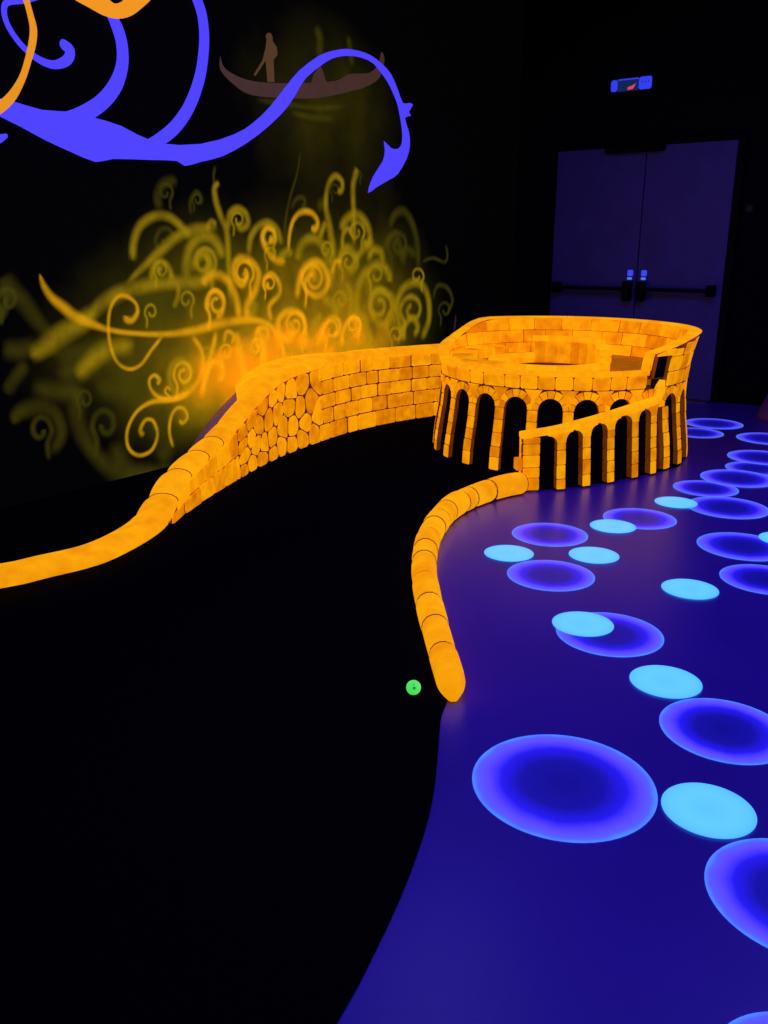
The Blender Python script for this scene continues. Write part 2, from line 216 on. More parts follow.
OCHRE = [
    [(0.491, 0.409, 0.0351), (0.455, 0.506, 0.0347), (0.477, 0.584, 0.0346), (0.547, 0.612, 0.0349), (0.611, 0.547, 0.0354), (0.588, 0.467, 0.0355), (0.545, 0.496, 0.0352)],
    [(1.142, 1.177, 0.037), (1.167, 1.294, 0.0369), (1.242, 1.366, 0.0371), (1.332, 1.385, 0.0376), (1.413, 1.339, 0.0381), (1.445, 1.248, 0.0385)],
    [(0.968, 0.873, 0.0367), (0.971, 1.155, 0.0361), (0.967, 1.327, 0.0358), (0.925, 1.416, 0.0353), (0.892, 1.503, 0.035), (0.889, 1.569, 0.029), (0.931, 1.604, 0.0233)],
    [(0.975, 1.327, 0.0358), (0.999, 1.424, 0.0357), (1.068, 1.46, 0.036), (1.133, 1.433, 0.0364), (1.147, 1.376, 0.0366), (1.085, 1.351, 0.0363), (1.054, 1.391, 0.0361)],
    [(0.203, 1.051, 0.0215), (0.347, 1.147, 0.0328), (0.458, 1.22, 0.0443), (0.571, 1.29, 0.0449), (0.724, 1.34, 0.0459), (0.904, 1.348, 0.0354)],
    [(0.261, 1.164, 0.0377), (0.279, 1.267, 0.0375), (0.334, 1.354, 0.0377), (0.441, 1.403, 0.0382), (0.531, 1.4, 0.0388), (0.614, 1.354, 0.0394), (0.682, 1.29, 0.04)],
    [(0.372, 1.057, 0.0331), (0.4, 1.13, 0.0331), (0.452, 1.162, 0.0333), (0.506, 1.129, 0.0337), (0.528, 1.052, 0.034)],
    [(0.431, 1.087, 0.0278), (0.435, 1.124, 0.0278), (0.469, 1.118, 0.0279)],
    [(0.624, 1.049, 0.0517), (0.652, 1.198, 0.0515), (0.719, 1.28, 0.0518), (0.806, 1.303, 0.0524), (0.882, 1.264, 0.0531), (0.931, 1.167, 0.0538)],
    [(0.674, 1.103, 0.0462), (0.727, 1.186, 0.0463), (0.797, 1.197, 0.0468), (0.815, 1.129, 0.0471), (0.759, 1.107, 0.0468)],
    [(-0.069, 0.874, 0.0415), (0.066, 0.969, 0.058), (0.233, 1.024, 0.0595), (0.477, 1.048, 0.0561), (0.738, 1.046, 0.0585), (0.884, 1.087, 0.0537)],
    [(0.571, 1.045, 0.0285), (0.556, 0.963, 0.0286), (0.514, 0.904, 0.0285)],
    [(1.93, 0.943, 0.0556), (1.96, 1.209, 0.0551), (1.922, 1.404, 0.0475), (1.894, 1.505, 0.0404), (1.919, 1.633, 0.0335), (1.995, 1.7, 0.0338), (2.069, 1.672, 0.0341), (2.068, 1.615, 0.0342), (2.013, 1.599, 0.034)],
    [(2.051, 1.341, 0.0554), (2.108, 1.421, 0.0556), (2.222, 1.457, 0.0563), (2.326, 1.412, 0.0571), (2.385, 1.338, 0.0505), (2.36, 1.269, 0.0433), (2.289, 1.283, 0.0429)],
    [(2.07, 1.208, 0.0349), (2.072, 1.315, 0.0347), (2.129, 1.362, 0.0349), (2.197, 1.316, 0.0353)],
    [(2.022, 1.075, 0.0489), (2.047, 1.188, 0.0488), (2.127, 1.235, 0.0492), (2.206, 1.187, 0.0498), (2.216, 1.112, 0.05), (2.112, 1.073, 0.0495)],
    [(2.293, 0.657, 0.059), (2.223, 0.804, 0.0581), (2.249, 0.972, 0.0578), (2.346, 1.075, 0.0582), (2.506, 1.114, 0.0592), (2.62, 1.047, 0.0602), (2.62, 0.982, 0.0604)],
    [(2.674, 0.629, 0.054), (2.686, 0.839, 0.0536), (2.607, 0.902, 0.053), (2.493, 0.935, 0.0522), (2.405, 0.888, 0.0517), (2.405, 0.78, 0.052), (2.492, 0.694, 0.0527), (2.621, 0.693, 0.0535), (2.66, 0.781, 0.0536)],
    [(2.852, 0.523, 0.0554), (2.754, 0.684, 0.0544), (2.739, 0.851, 0.0539), (2.846, 0.952, 0.0543), (3.027, 0.969, 0.0554), (3.159, 0.864, 0.0565), (3.179, 0.672, 0.0571), (3.065, 0.521, 0.0567)],
    [(1.6, 0.561, 0.0543), (1.898, 0.582, 0.0563), (1.991, 0.713, 0.0566), (1.961, 0.846, 0.0561), (1.801, 0.921, 0.0547)],
    [(2.089, 0.529, 0.0506), (2.14, 0.725, 0.0505), (2.155, 0.906, 0.0501), (2.088, 1.019, 0.0494)],
    [(2.415, 0.537, 0.0602), (2.342, 0.653, 0.0593), (2.295, 0.801, 0.0586)],
    [(1.705, 0.598, 0.0549), (1.752, 0.73, 0.0549), (1.84, 0.812, 0.0553)],
    [(-0.002, 0.921, 0.0628), (-0.1, 0.866, 0.0722), (-0.224, 0.815, 0.076), (-0.316, 0.768, 0.07), (-0.416, 0.718, 0.0493)],
    [(0.236, 0.725, 0.0661), (0.057, 0.719, 0.0749), (-0.05, 0.672, 0.0738), (-0.169, 0.591, 0.0623)],
    [(2.195, 1.221, 0.0425), (2.199, 1.456, 0.0421), (2.19, 1.621, 0.0417), (2.215, 1.713, 0.0417), (2.249, 1.767, 0.0487)],
    [(1.038, 0.656, 0.075), (1.143, 0.628, 0.0762), (1.229, 0.544, 0.0775)],
    [(1.364, 0.595, 0.0918), (1.499, 0.57, 0.0937), (1.703, 0.551, 0.0963)],
    [(1.919, 0.531, 0.0991), (2.148, 0.524, 0.102), (2.517, 0.513, 0.1067)],
    [(1.585, 1.147, 0.0526), (1.619, 1.235, 0.0526), (1.691, 1.286, 0.0529), (1.793, 1.286, 0.0537), (1.874, 1.222, 0.0544), (1.913, 1.103, 0.055)],
    [(2.347, 1.138, 0.0508), (2.42, 1.221, 0.051), (2.519, 1.206, 0.0517), (2.544, 1.121, 0.0521)],
    [(2.728, 0.51, 0.0468), (2.836, 0.656, 0.0471), (2.947, 0.703, 0.0476), (3.02, 0.62, 0.0482), (2.949, 0.562, 0.0479)],
    [(1.813, 1.287, 0.0404), (1.858, 1.364, 0.0404), (1.901, 1.403, 0.0406)],
    [(0.8, 1.325, 0.029), (0.843, 1.381, 0.0291), (0.889, 1.359, 0.0294)],
    [(1.384, 1.15, 0.0447), (1.491, 1.211, 0.0453), (1.548, 1.185, 0.0457)],
    [(1.188, 0.923, 0.0503), (1.157, 0.851, 0.0503), (1.101, 0.805, 0.05)],
    [(2.182, 1.14, 0.0497), (2.3, 1.221, 0.0503), (2.445, 1.29, 0.051)],
    [(1.369, 1.162, 0.0217), (1.363, 1.236, 0.0216), (1.393, 1.288, 0.0216), (1.374, 1.336, 0.0215), (1.325, 1.351, 0.0213), (1.282, 1.332, 0.0212), (1.269, 1.295, 0.0212), (1.287, 1.267, 0.0213), (1.319, 1.262, 0.0214), (1.341, 1.278, 0.0215), (1.343, 1.298, 0.0214), (1.33, 1.309, 0.0214)],
    [(1.014, 1.295, 0.0164), (1.025, 1.351, 0.0163), (1.008, 1.389, 0.0162), (1.026, 1.426, 0.0163), (1.063, 1.439, 0.0163), (1.094, 1.426, 0.0164), (1.1, 1.398, 0.0165), (1.084, 1.376, 0.0164), (1.06, 1.371, 0.0164), (1.045, 1.383, 0.0163), (1.046, 1.399, 0.0163), (1.056, 1.407, 0.0164)],
    [(0.826, 0.98, 0.0283), (0.823, 1.078, 0.0281), (0.861, 1.144, 0.0282), (0.842, 1.207, 0.028), (0.785, 1.232, 0.0277), (0.731, 1.211, 0.0275), (0.709, 1.164, 0.0275), (0.725, 1.122, 0.0277), (0.764, 1.109, 0.0278), (0.797, 1.127, 0.028), (0.806, 1.156, 0.028), (0.793, 1.177, 0.0279), (0.772, 1.179, 0.0278)],
    [(0.398, 1.013, 0.017), (0.41, 1.072, 0.017), (0.396, 1.113, 0.0169), (0.414, 1.151, 0.0169), (0.45, 1.164, 0.017), (0.478, 1.148, 0.0171), (0.483, 1.118, 0.0171), (0.467, 1.096, 0.0171), (0.444, 1.092, 0.017), (0.43, 1.105, 0.017), (0.432, 1.121, 0.017), (0.442, 1.129, 0.017)],
    [(2.05, 0.992, 0.0239), (2.064, 1.075, 0.0239), (2.032, 1.131, 0.0237), (2.057, 1.184, 0.0237), (2.117, 1.205, 0.0239), (2.172, 1.186, 0.0241), (2.191, 1.144, 0.0242), (2.169, 1.108, 0.0242), (2.127, 1.099, 0.024), (2.094, 1.114, 0.0239), (2.088, 1.14, 0.0239), (2.104, 1.157, 0.0239), (2.125, 1.159, 0.024)],
    [(2.614, 0.572, 0.0392), (2.594, 0.711, 0.0389), (2.653, 0.798, 0.039), (2.614, 0.889, 0.0386), (2.514, 0.931, 0.0381), (2.419, 0.909, 0.0377), (2.38, 0.846, 0.0377), (2.409, 0.783, 0.0379), (2.478, 0.755, 0.0383), (2.541, 0.772, 0.0385), (2.563, 0.814, 0.0385), (2.541, 0.851, 0.0384), (2.5, 0.863, 0.0382), (2.471, 0.851, 0.0381)],
    [(2.812, 0.534, 0.0375), (2.83, 0.665, 0.0373), (2.772, 0.757, 0.037), (2.813, 0.84, 0.037), (2.915, 0.869, 0.0374), (3.011, 0.835, 0.0378), (3.047, 0.767, 0.0381), (3.01, 0.711, 0.038), (2.938, 0.699, 0.0378), (2.881, 0.727, 0.0375), (2.868, 0.768, 0.0373), (2.895, 0.794, 0.0374), (2.931, 0.795, 0.0376)],
    [(2.377, 0.889, 0.025), (2.39, 0.976, 0.025), (2.356, 1.038, 0.0248), (2.388, 1.093, 0.0248), (2.456, 1.108, 0.025), (2.51, 1.081, 0.0252), (2.519, 1.037, 0.0253), (2.487, 1.009, 0.0252), (2.446, 1.011, 0.0251), (2.426, 1.031, 0.025), (2.433, 1.05, 0.025)],
    [(2.291, 1.193, 0.0244), (2.281, 1.277, 0.0243), (2.316, 1.335, 0.0243), (2.289, 1.388, 0.0242), (2.226, 1.406, 0.024), (2.172, 1.383, 0.0239), (2.157, 1.342, 0.0239), (2.182, 1.311, 0.024), (2.222, 1.306, 0.0241), (2.25, 1.324, 0.0242), (2.251, 1.347, 0.0241), (2.234, 1.358, 0.0241)],
    [(1.973, 0.75, 0.0216), (1.985, 0.825, 0.0215), (1.957, 0.879, 0.0214), (1.982, 0.926, 0.0214), (2.037, 0.941, 0.0216), (2.084, 0.919, 0.0217), (2.096, 0.881, 0.0218), (2.073, 0.852, 0.0217), (2.036, 0.849, 0.0216), (2.013, 0.867, 0.0216), (2.013, 0.887, 0.0215), (2.028, 0.897, 0.0216)],
    [(3.072, 0.885, 0.0217), (3.059, 0.961, 0.0216), (3.091, 1.014, 0.0217), (3.059, 1.063, 0.0215), (2.996, 1.078, 0.0214), (2.948, 1.057, 0.0213), (2.941, 1.02, 0.0213), (2.97, 0.995, 0.0214), (3.006, 0.995, 0.0215), (3.025, 1.011, 0.0215), (3.019, 1.028, 0.0215)],
    [(0.775, 0.513, 0.0165), (0.773, 0.572, 0.0164), (0.795, 0.61, 0.0164), (0.783, 0.65, 0.0164), (0.749, 0.666, 0.0163), (0.718, 0.653, 0.0162), (0.708, 0.625, 0.0162), (0.72, 0.602, 0.0163), (0.742, 0.596, 0.0163), (0.758, 0.607, 0.0164), (0.76, 0.623, 0.0164), (0.751, 0.632, 0.0163)],
    [(0.312, 0.802, 0.0151), (0.323, 0.855, 0.0151), (0.311, 0.893, 0.015), (0.329, 0.926, 0.015), (0.36, 0.935, 0.0151), (0.383, 0.917, 0.0152), (0.384, 0.891, 0.0152), (0.368, 0.874, 0.0152), (0.35, 0.876, 0.0151), (0.342, 0.888, 0.0151), (0.346, 0.9, 0.0151)],
    [(1.288, 1.086, 0.0172), (1.298, 1.145, 0.0172), (1.28, 1.188, 0.0171), (1.301, 1.226, 0.0171), (1.342, 1.237, 0.0172), (1.374, 1.219, 0.0173), (1.377, 1.189, 0.0173), (1.357, 1.17, 0.0173), (1.333, 1.17, 0.0172), (1.322, 1.184, 0.0172), (1.326, 1.197, 0.0172)],
    [(2.648, 0.458, 0.0211), (2.658, 0.532, 0.021), (2.627, 0.588, 0.0209), (2.655, 0.634, 0.0209), (2.714, 0.643, 0.0211), (2.761, 0.617, 0.0212), (2.769, 0.579, 0.0213), (2.742, 0.557, 0.0212), (2.706, 0.56, 0.0211), (2.689, 0.579, 0.0211), (2.694, 0.595, 0.0211)],
    [(1.936, 1.105, 0.0188), (1.929, 1.17, 0.0187), (1.955, 1.214, 0.0187), (1.936, 1.256, 0.0186), (1.89, 1.271, 0.0185), (1.85, 1.254, 0.0184), (1.839, 1.222, 0.0184), (1.856, 1.197, 0.0185), (1.886, 1.193, 0.0186), (1.907, 1.207, 0.0186), (1.908, 1.224, 0.0186), (1.895, 1.233, 0.0185)],
    [(0.648, 0.834, 0.0179), (0.647, 0.897, 0.0178), (0.67, 0.94, 0.0178), (0.655, 0.981, 0.0177), (0.619, 0.994, 0.0176), (0.588, 0.977, 0.0176), (0.581, 0.947, 0.0176), (0.596, 0.926, 0.0176), (0.618, 0.925, 0.0177), (0.63, 0.939, 0.0177), (0.628, 0.952, 0.0177)],
]
OLIVE = [
    [(0.015, 0.23, 0.0877), (0.129, 0.037, 0.0903), (0.338, -0.03, 0.0937)],
    [(-0.423, 0.586, 0.0695), (-0.26, 0.53, 0.0718), (-0.109, 0.531, 0.0737)],
    [(-0.293, 0.726, 0.0705), (-0.094, 0.717, 0.073), (0.106, 0.752, 0.0754)],
    [(0.225, 0.946, 0.0759), (0.421, 0.979, 0.0782), (0.578, 0.95, 0.0803)],
    [(-0.276, 0.634, 0.0813), (-0.129, 0.628, 0.0835), (0.024, 0.654, 0.0855)],
    [(-0.008, 0.709, 0.0741), (0.131, 0.567, 0.0766), (0.103, 0.427, 0.0769)],
    [(-0.064, 0.547, 0.0848), (0.143, 0.488, 0.1211), (0.352, 0.496, 0.1024)],
    [(3.363, 0.598, 0.0227), (3.373, 0.677, 0.0226), (3.335, 0.736, 0.0225), (3.366, 0.786, 0.0225), (3.435, 0.797, 0.0227), (3.491, 0.77, 0.0229), (3.501, 0.73, 0.0229), (3.47, 0.705, 0.0229), (3.429, 0.708, 0.0228), (3.407, 0.727, 0.0227), (3.413, 0.745, 0.0227)],
    [(-0.169, 0.359, 0.0179), (-0.155, 0.422, 0.0179), (-0.167, 0.469, 0.0178), (-0.146, 0.508, 0.0178), (-0.111, 0.516, 0.0179), (-0.087, 0.493, 0.018), (-0.086, 0.461, 0.0181), (-0.104, 0.442, 0.018), (-0.124, 0.445, 0.018), (-0.132, 0.461, 0.0179), (-0.128, 0.475, 0.0179)],
    [(0.553, 1.428, 0.017), (0.552, 1.485, 0.0169), (0.574, 1.527, 0.017), (0.561, 1.563, 0.0169), (0.526, 1.572, 0.0168), (0.497, 1.554, 0.0167), (0.49, 1.525, 0.0167), (0.504, 1.507, 0.0168), (0.525, 1.508, 0.0168), (0.537, 1.522, 0.0169), (0.535, 1.535, 0.0168)],
    [(0.718, 1.425, 0.0116), (0.726, 1.465, 0.0116), (0.715, 1.492, 0.0116), (0.728, 1.518, 0.0116), (0.753, 1.528, 0.0116), (0.774, 1.519, 0.0117), (0.778, 1.499, 0.0117), (0.766, 1.483, 0.0117), (0.75, 1.48, 0.0117), (0.74, 1.488, 0.0116), (0.741, 1.499, 0.0116), (0.748, 1.505, 0.0116)],
    [(2.284, 1.651, 0.0119), (2.279, 1.691, 0.0119), (2.296, 1.721, 0.0119), (2.281, 1.745, 0.0119), (2.249, 1.751, 0.0118), (2.224, 1.737, 0.0118), (2.22, 1.717, 0.0118), (2.234, 1.705, 0.0118), (2.253, 1.706, 0.0119), (2.262, 1.716, 0.0119), (2.259, 1.725, 0.0119)],
    [(1.96, 1.525, 0.0138), (1.968, 1.572, 0.0138), (1.95, 1.605, 0.0138), (1.968, 1.636, 0.0138), (2.004, 1.646, 0.0138), (2.032, 1.633, 0.0139), (2.036, 1.61, 0.0139), (2.019, 1.594, 0.0139), (1.998, 1.593, 0.0139), (1.987, 1.604, 0.0138), (1.991, 1.614, 0.0138)],
    [(-0.54, 0.879, 0.0194), (-0.524, 0.946, 0.0194), (-0.535, 0.994, 0.0193), (-0.515, 1.037, 0.0193), (-0.48, 1.051, 0.0194), (-0.453, 1.032, 0.0195), (-0.45, 0.998, 0.0196), (-0.467, 0.972, 0.0196), (-0.49, 0.969, 0.0195), (-0.502, 0.984, 0.0194), (-0.5, 1.002, 0.0194), (-0.49, 1.012, 0.0194)],
    [(-0.093, 0.137, 0.0294), (-0.071, 0.241, 0.0294), (-0.091, 0.321, 0.0291), (-0.057, 0.384, 0.0292), (0.001, 0.395, 0.0294), (0.042, 0.356, 0.0297), (0.044, 0.302, 0.0298), (0.014, 0.272, 0.0297), (-0.02, 0.278, 0.0295), (-0.034, 0.305, 0.0294), (-0.026, 0.327, 0.0294)],
    [(-0.368, 0.187, 0.0245), (-0.365, 0.277, 0.0244), (-0.334, 0.335, 0.0244), (-0.348, 0.395, 0.0243), (-0.389, 0.418, 0.0241), (-0.426, 0.397, 0.0239), (-0.437, 0.356, 0.024), (-0.421, 0.324, 0.0241), (-0.396, 0.32, 0.0242), (-0.38, 0.338, 0.0242), (-0.382, 0.358, 0.0242)],
    [(0.433, 1.126, 0.0245), (0.451, 1.21, 0.0245), (0.43, 1.27, 0.0243), (0.46, 1.324, 0.0243), (0.512, 1.341, 0.0245), (0.55, 1.316, 0.0247), (0.553, 1.274, 0.0248), (0.526, 1.246, 0.0247), (0.496, 1.246, 0.0246), (0.483, 1.266, 0.0245), (0.489, 1.284, 0.0245)],
    [(2.644, 1.049, 0.0334), (2.66, 1.164, 0.0333), (2.61, 1.241, 0.033), (2.646, 1.315, 0.033), (2.735, 1.345, 0.0333), (2.819, 1.32, 0.0337), (2.849, 1.263, 0.0339), (2.817, 1.213, 0.0338), (2.754, 1.198, 0.0336), (2.705, 1.22, 0.0334), (2.694, 1.255, 0.0333), (2.717, 1.279, 0.0333), (2.749, 1.281, 0.0334)],
    [(-0.51, 1.11, 0.0754), (-0.467, 1.049, 0.0763), (-0.398, 0.972, 0.068), (-0.349, 0.897, 0.0591), (-0.271, 0.804, 0.0503)],
    [(-0.579, 0.903, 0.0378), (-0.522, 0.945, 0.0381), (-0.493, 1.009, 0.0381), (-0.515, 1.07, 0.0378)],
    [(-0.557, 0.77, 0.067), (-0.453, 0.76, 0.0683), (-0.343, 0.77, 0.0697)],
    [(-0.561, 0.554, 0.0485), (-0.498, 0.629, 0.0489), (-0.419, 0.699, 0.0493)],
    [(-0.15, 0.552, 0.0731), (-0.174, 0.45, 0.0733), (-0.166, 0.316, 0.0687), (-0.105, 0.196, 0.07), (-0.014, 0.084, 0.077), (0.111, -0.005, 0.079), (0.265, -0.02, 0.0694), (0.433, 0.024, 0.0592)],
    [(-0.545, 0.404, 0.0295), (-0.494, 0.461, 0.0593), (-0.371, 0.468, 0.0657), (-0.298, 0.411, 0.0514), (-0.281, 0.309, 0.0519), (-0.357, 0.217, 0.0463)],
    [(2.619, 1.376, 0.0519), (2.709, 1.477, 0.0522), (2.826, 1.495, 0.0529), (2.935, 1.411, 0.0538), (3.007, 1.249, 0.0547), (3.026, 1.03, 0.0553)],
    [(2.544, 1.178, 0.0519), (2.594, 1.277, 0.052), (2.709, 1.335, 0.0526), (2.776, 1.234, 0.0532), (2.831, 1.087, 0.0539)],
    [(2.777, 1.132, 0.0535), (2.884, 1.22, 0.0539), (2.995, 1.159, 0.0548)],
    [(3.066, 1.128, 0.0237), (3.225, 1.157, 0.0241), (3.407, 1.124, 0.0246), (3.451, 1.179, 0.0247), (3.416, 1.265, 0.0245)],
    [(3.235, 0.829, 0.0326), (3.306, 0.937, 0.0327), (3.461, 0.915, 0.0333), (3.545, 0.806, 0.0337), (3.454, 0.704, 0.0336)],
    [(1.461, 1.192, 0.0193), (1.49, 1.395, 0.0192), (1.546, 1.554, 0.0192), (1.619, 1.702, 0.0128), (1.654, 1.835, 0.0128)],
    [(1.542, 1.469, 0.0257), (1.603, 1.538, 0.0258), (1.671, 1.547, 0.0261), (1.679, 1.504, 0.0261), (1.64, 1.496, 0.026)],
    [(0.693, 1.41, 0.0227), (0.699, 1.49, 0.0227), (0.749, 1.541, 0.0228), (0.784, 1.505, 0.0229), (0.758, 1.477, 0.0229)],
    [(0.478, 1.425, 0.0439), (0.465, 1.507, 0.0436), (0.52, 1.576, 0.0438), (0.621, 1.592, 0.0445)],
    [(0.889, 1.569, 0.0174), (0.887, 1.639, 0.0173), (0.907, 1.695, 0.0173)],
    [(1.861, 1.466, 0.0537), (1.842, 1.516, 0.0534), (1.905, 1.525, 0.0538)],
    [(0.278, 0.803, 0.0773), (0.495, 0.855, 0.0797), (0.653, 0.947, 0.0813)],
    [(0.297, 0.297, 0.0913), (0.394, 0.164, 0.0934), (0.343, 0.024, 0.0935)],
    [(1.26, 2.085, 0.0298), (1.525, 2.089, 0.031), (1.862, 2.105, 0.0325), (2.123, 2.147, 0.0336)],
    [(1.569, 2.049, 0.0375), (1.76, 2.04, 0.0386), (2.015, 2.055, 0.0399)],
    [(1.829, 2.58, 0.0631), (1.875, 2.503, 0.0637), (1.851, 2.384, 0.0639)],
    [(2.164, 2.581, 0.0528), (2.184, 2.495, 0.0532), (2.204, 2.389, 0.0536)],
]
BLUE_STEM = [(-0.535, 1.945), (-0.402, 1.885), (-0.333, 1.88), (-0.196, 1.862), (-0.048, 1.87), (0.077, 1.861), (0.256, 1.837), (0.484, 1.776), (0.8, 1.798), (1.072, 1.875), (1.226, 1.95), (1.37, 2.049), (1.52, 2.179), (1.655, 2.293), (1.852, 2.408), (1.994, 2.459), (2.131, 2.492), (2.271, 2.502), (2.394, 2.497), (2.521, 2.467), (2.641, 2.414), (2.728, 2.322), (2.792, 2.244), (2.869, 2.253), (2.921, 2.246), (2.87, 2.193), (2.896, 2.168), (2.818, 2.147), (2.872, 2.057), (2.886, 1.969), (2.848, 1.876), (2.732, 1.758), (2.619, 1.71), (2.471, 1.654), (2.363, 1.609), (2.423, 1.719), (2.544, 1.833), (2.569, 1.909), (2.557, 1.968), (2.643, 1.928), (2.731, 1.929), (2.782, 1.974), (2.781, 2.069), (2.729, 2.217), (2.666, 2.295), (2.593, 2.363), (2.44, 2.448), (2.304, 2.465), (2.173, 2.457), (2.045, 2.431), (1.921, 2.383), (1.72, 2.262), (1.621, 2.158), (1.523, 2.061), (1.364, 1.948), (1.168, 1.835), (0.966, 1.747), (0.792, 1.703), (0.671, 1.673), (0.616, 1.695), (0.435, 1.687), (0.188, 1.674), (0.082, 1.652), (-0.059, 1.688), (-0.197, 1.73), (-0.317, 1.776), (-0.412, 1.808), (-0.547, 1.863)]
BLUE_BRANCH = [
    [(-0.097, 1.833, 0.0484), (0.019, 1.863, 0.074), (0.144, 1.932, 0.0753), (0.239, 2.022, 0.0761), (0.293, 2.122, 0.0712), (0.303, 2.215, 0.0709), (0.286, 2.284, 0.0704), (0.251, 2.349, 0.0597), (0.22, 2.396, 0.0493)],
    [(0.374, 1.742, 0.0423), (0.499, 1.792, 0.0646), (0.625, 1.874, 0.0711), (0.735, 1.992, 0.0719), (0.822, 2.149, 0.0722), (0.865, 2.31, 0.072), (0.867, 2.424, 0.0715), (0.844, 2.503, 0.0709), (0.794, 2.584, 0.0645)],
]
BLUE_CURL = [
    [(-0.11, 2.365, 0.0232), (-0.219, 2.319, 0.0274), (-0.306, 2.294, 0.027), (-0.334, 2.265, 0.0269), (-0.332, 2.213, 0.027), (-0.3, 2.158, 0.0273), (-0.247, 2.11, 0.0277), (-0.174, 2.075, 0.0328), (-0.1, 2.069, 0.038), (-0.031, 2.1, 0.0481), (-0.009, 2.143, 0.0529), (-0.04, 2.164, 0.0478)],
    [(-0.492, 1.725, 0.0452), (-0.445, 1.713, 0.0411), (-0.399, 1.73, 0.0184)],
]
ORANGE_VINE = [
    [(-0.235, 2.38, 0.0317), (-0.219, 2.319, 0.0319), (-0.206, 2.261, 0.0322), (-0.198, 2.204, 0.037), (-0.211, 2.144, 0.037), (-0.242, 2.069, 0.0324), (-0.283, 1.987, 0.0323), (-0.345, 1.904, 0.0413), (-0.417, 1.845, 0.0455), (-0.49, 1.808, 0.0449)],
]
ORANGE_LEAF = [(-0.017, 2.392), (0.051, 2.368), (0.123, 2.351), (0.207, 2.332), (0.291, 2.334), (0.374, 2.363), (0.456, 2.419), (0.526, 2.479), (0.586, 2.55), (0.46, 2.587), (0.274, 2.564), (0.093, 2.486)]
ORANGE_LEAF_HOLE = [(0.245, 2.41), (0.274, 2.398), (0.318, 2.415), (0.346, 2.447), (0.297, 2.442)]
HULL = [(0.99, 2.275), (1.024, 2.213), (1.199, 2.18), (1.431, 2.195), (1.69, 2.229), (2.021, 2.285), (2.171, 2.348), (2.393, 2.386), (2.498, 2.457), (2.533, 2.537), (2.569, 2.493), (2.509, 2.37), (2.347, 2.292), (2.201, 2.249), (1.844, 2.162), (1.526, 2.123), (1.227, 2.103), (1.09, 2.139), (0.985, 2.202)]
BOATMAN = [(1.385, 2.459), (1.411, 2.463), (1.427, 2.445), (1.426, 2.423), (1.46, 2.396), (1.466, 2.354), (1.429, 2.321), (1.431, 2.2), (1.369, 2.192), (1.359, 2.31), (1.34, 2.286), (1.268, 2.211), (1.251, 2.214), (1.333, 2.306), (1.363, 2.375), (1.374, 2.42), (1.366, 2.44)]
PASSENGER = [(1.777, 2.241), (1.799, 2.296), (1.829, 2.318), (1.83, 2.341), (1.87, 2.353), (1.889, 2.332), (1.908, 2.3), (1.927, 2.261)]

# ------------------------------------------------------------- the room
# mural wall runs from M0 along D; the door wall crosses it at the corner C0 and runs along NR
M0 = (-1.51, 4.64); AZ = radians(54); D = (.5878, .8090); NR = (.8090, -.5878); S_CORNER = 4.614
C0 = (M0[0]+D[0]*S_CORNER, M0[1]+D[1]*S_CORNER)
def struct(o, label=None):
    o['kind'] = 'structure'
    if label: o['label'] = label
    return o
def slab(name, mat, s0, s1, y0, y1, z0, z1):
    v, f = boxv(s0, s1, y0, y1, z0, z1); o = mk(name, v, f, mat); o.location = (M0[0], M0[1], 0); o.rotation_euler = (0, 0, AZ); return struct(o)
SMIN, TMAX = -5.5, 6.5
# floor: glossy violet-blue vinyl
def floor_mat():
    m, nt, b = newmat('glossy_violet_blue_floor'); N = nt.nodes.new; L = nt.links.new
    tc = N('ShaderNodeTexCoord'); nz = N('ShaderNodeTexNoise'); nz.inputs['Scale'].default_value = 2.2; nz.inputs['Detail'].default_value = 6
    L(tc.outputs['Object'], nz.inputs['Vector']); r = N('ShaderNodeValToRGB'); e = r.color_ramp.elements; e[0].position = .3; e[1].position = .72
    e[0].color = (.080, .027, .40, 1); e[1].color = (.094, .031, .48, 1); L(nz.outputs['Fac'], r.inputs['Fac'])
    n2 = N('ShaderNodeTexNoise'); n2.inputs['Scale'].default_value = 260; L(tc.outputs['Object'], n2.inputs['Vector'])
    bp = N('ShaderNodeBump'); bp.inputs['Strength'].default_value = .12; bp.inputs['Distance'].default_value = .002; L(n2.outputs['Fac'], bp.inputs['Height']); L(bp.outputs['Normal'], b.inputs['Normal'])
    L(r.outputs['Color'], b.inputs['Base Color']); b.inputs['Roughness'].default_value = .32; b.inputs['Specular IOR Level'].default_value = .4
    return m
FLOOR = floor_mat()
slab('floor', FLOOR, SMIN, S_CORNER, -TMAX, 0, -.1, 0)
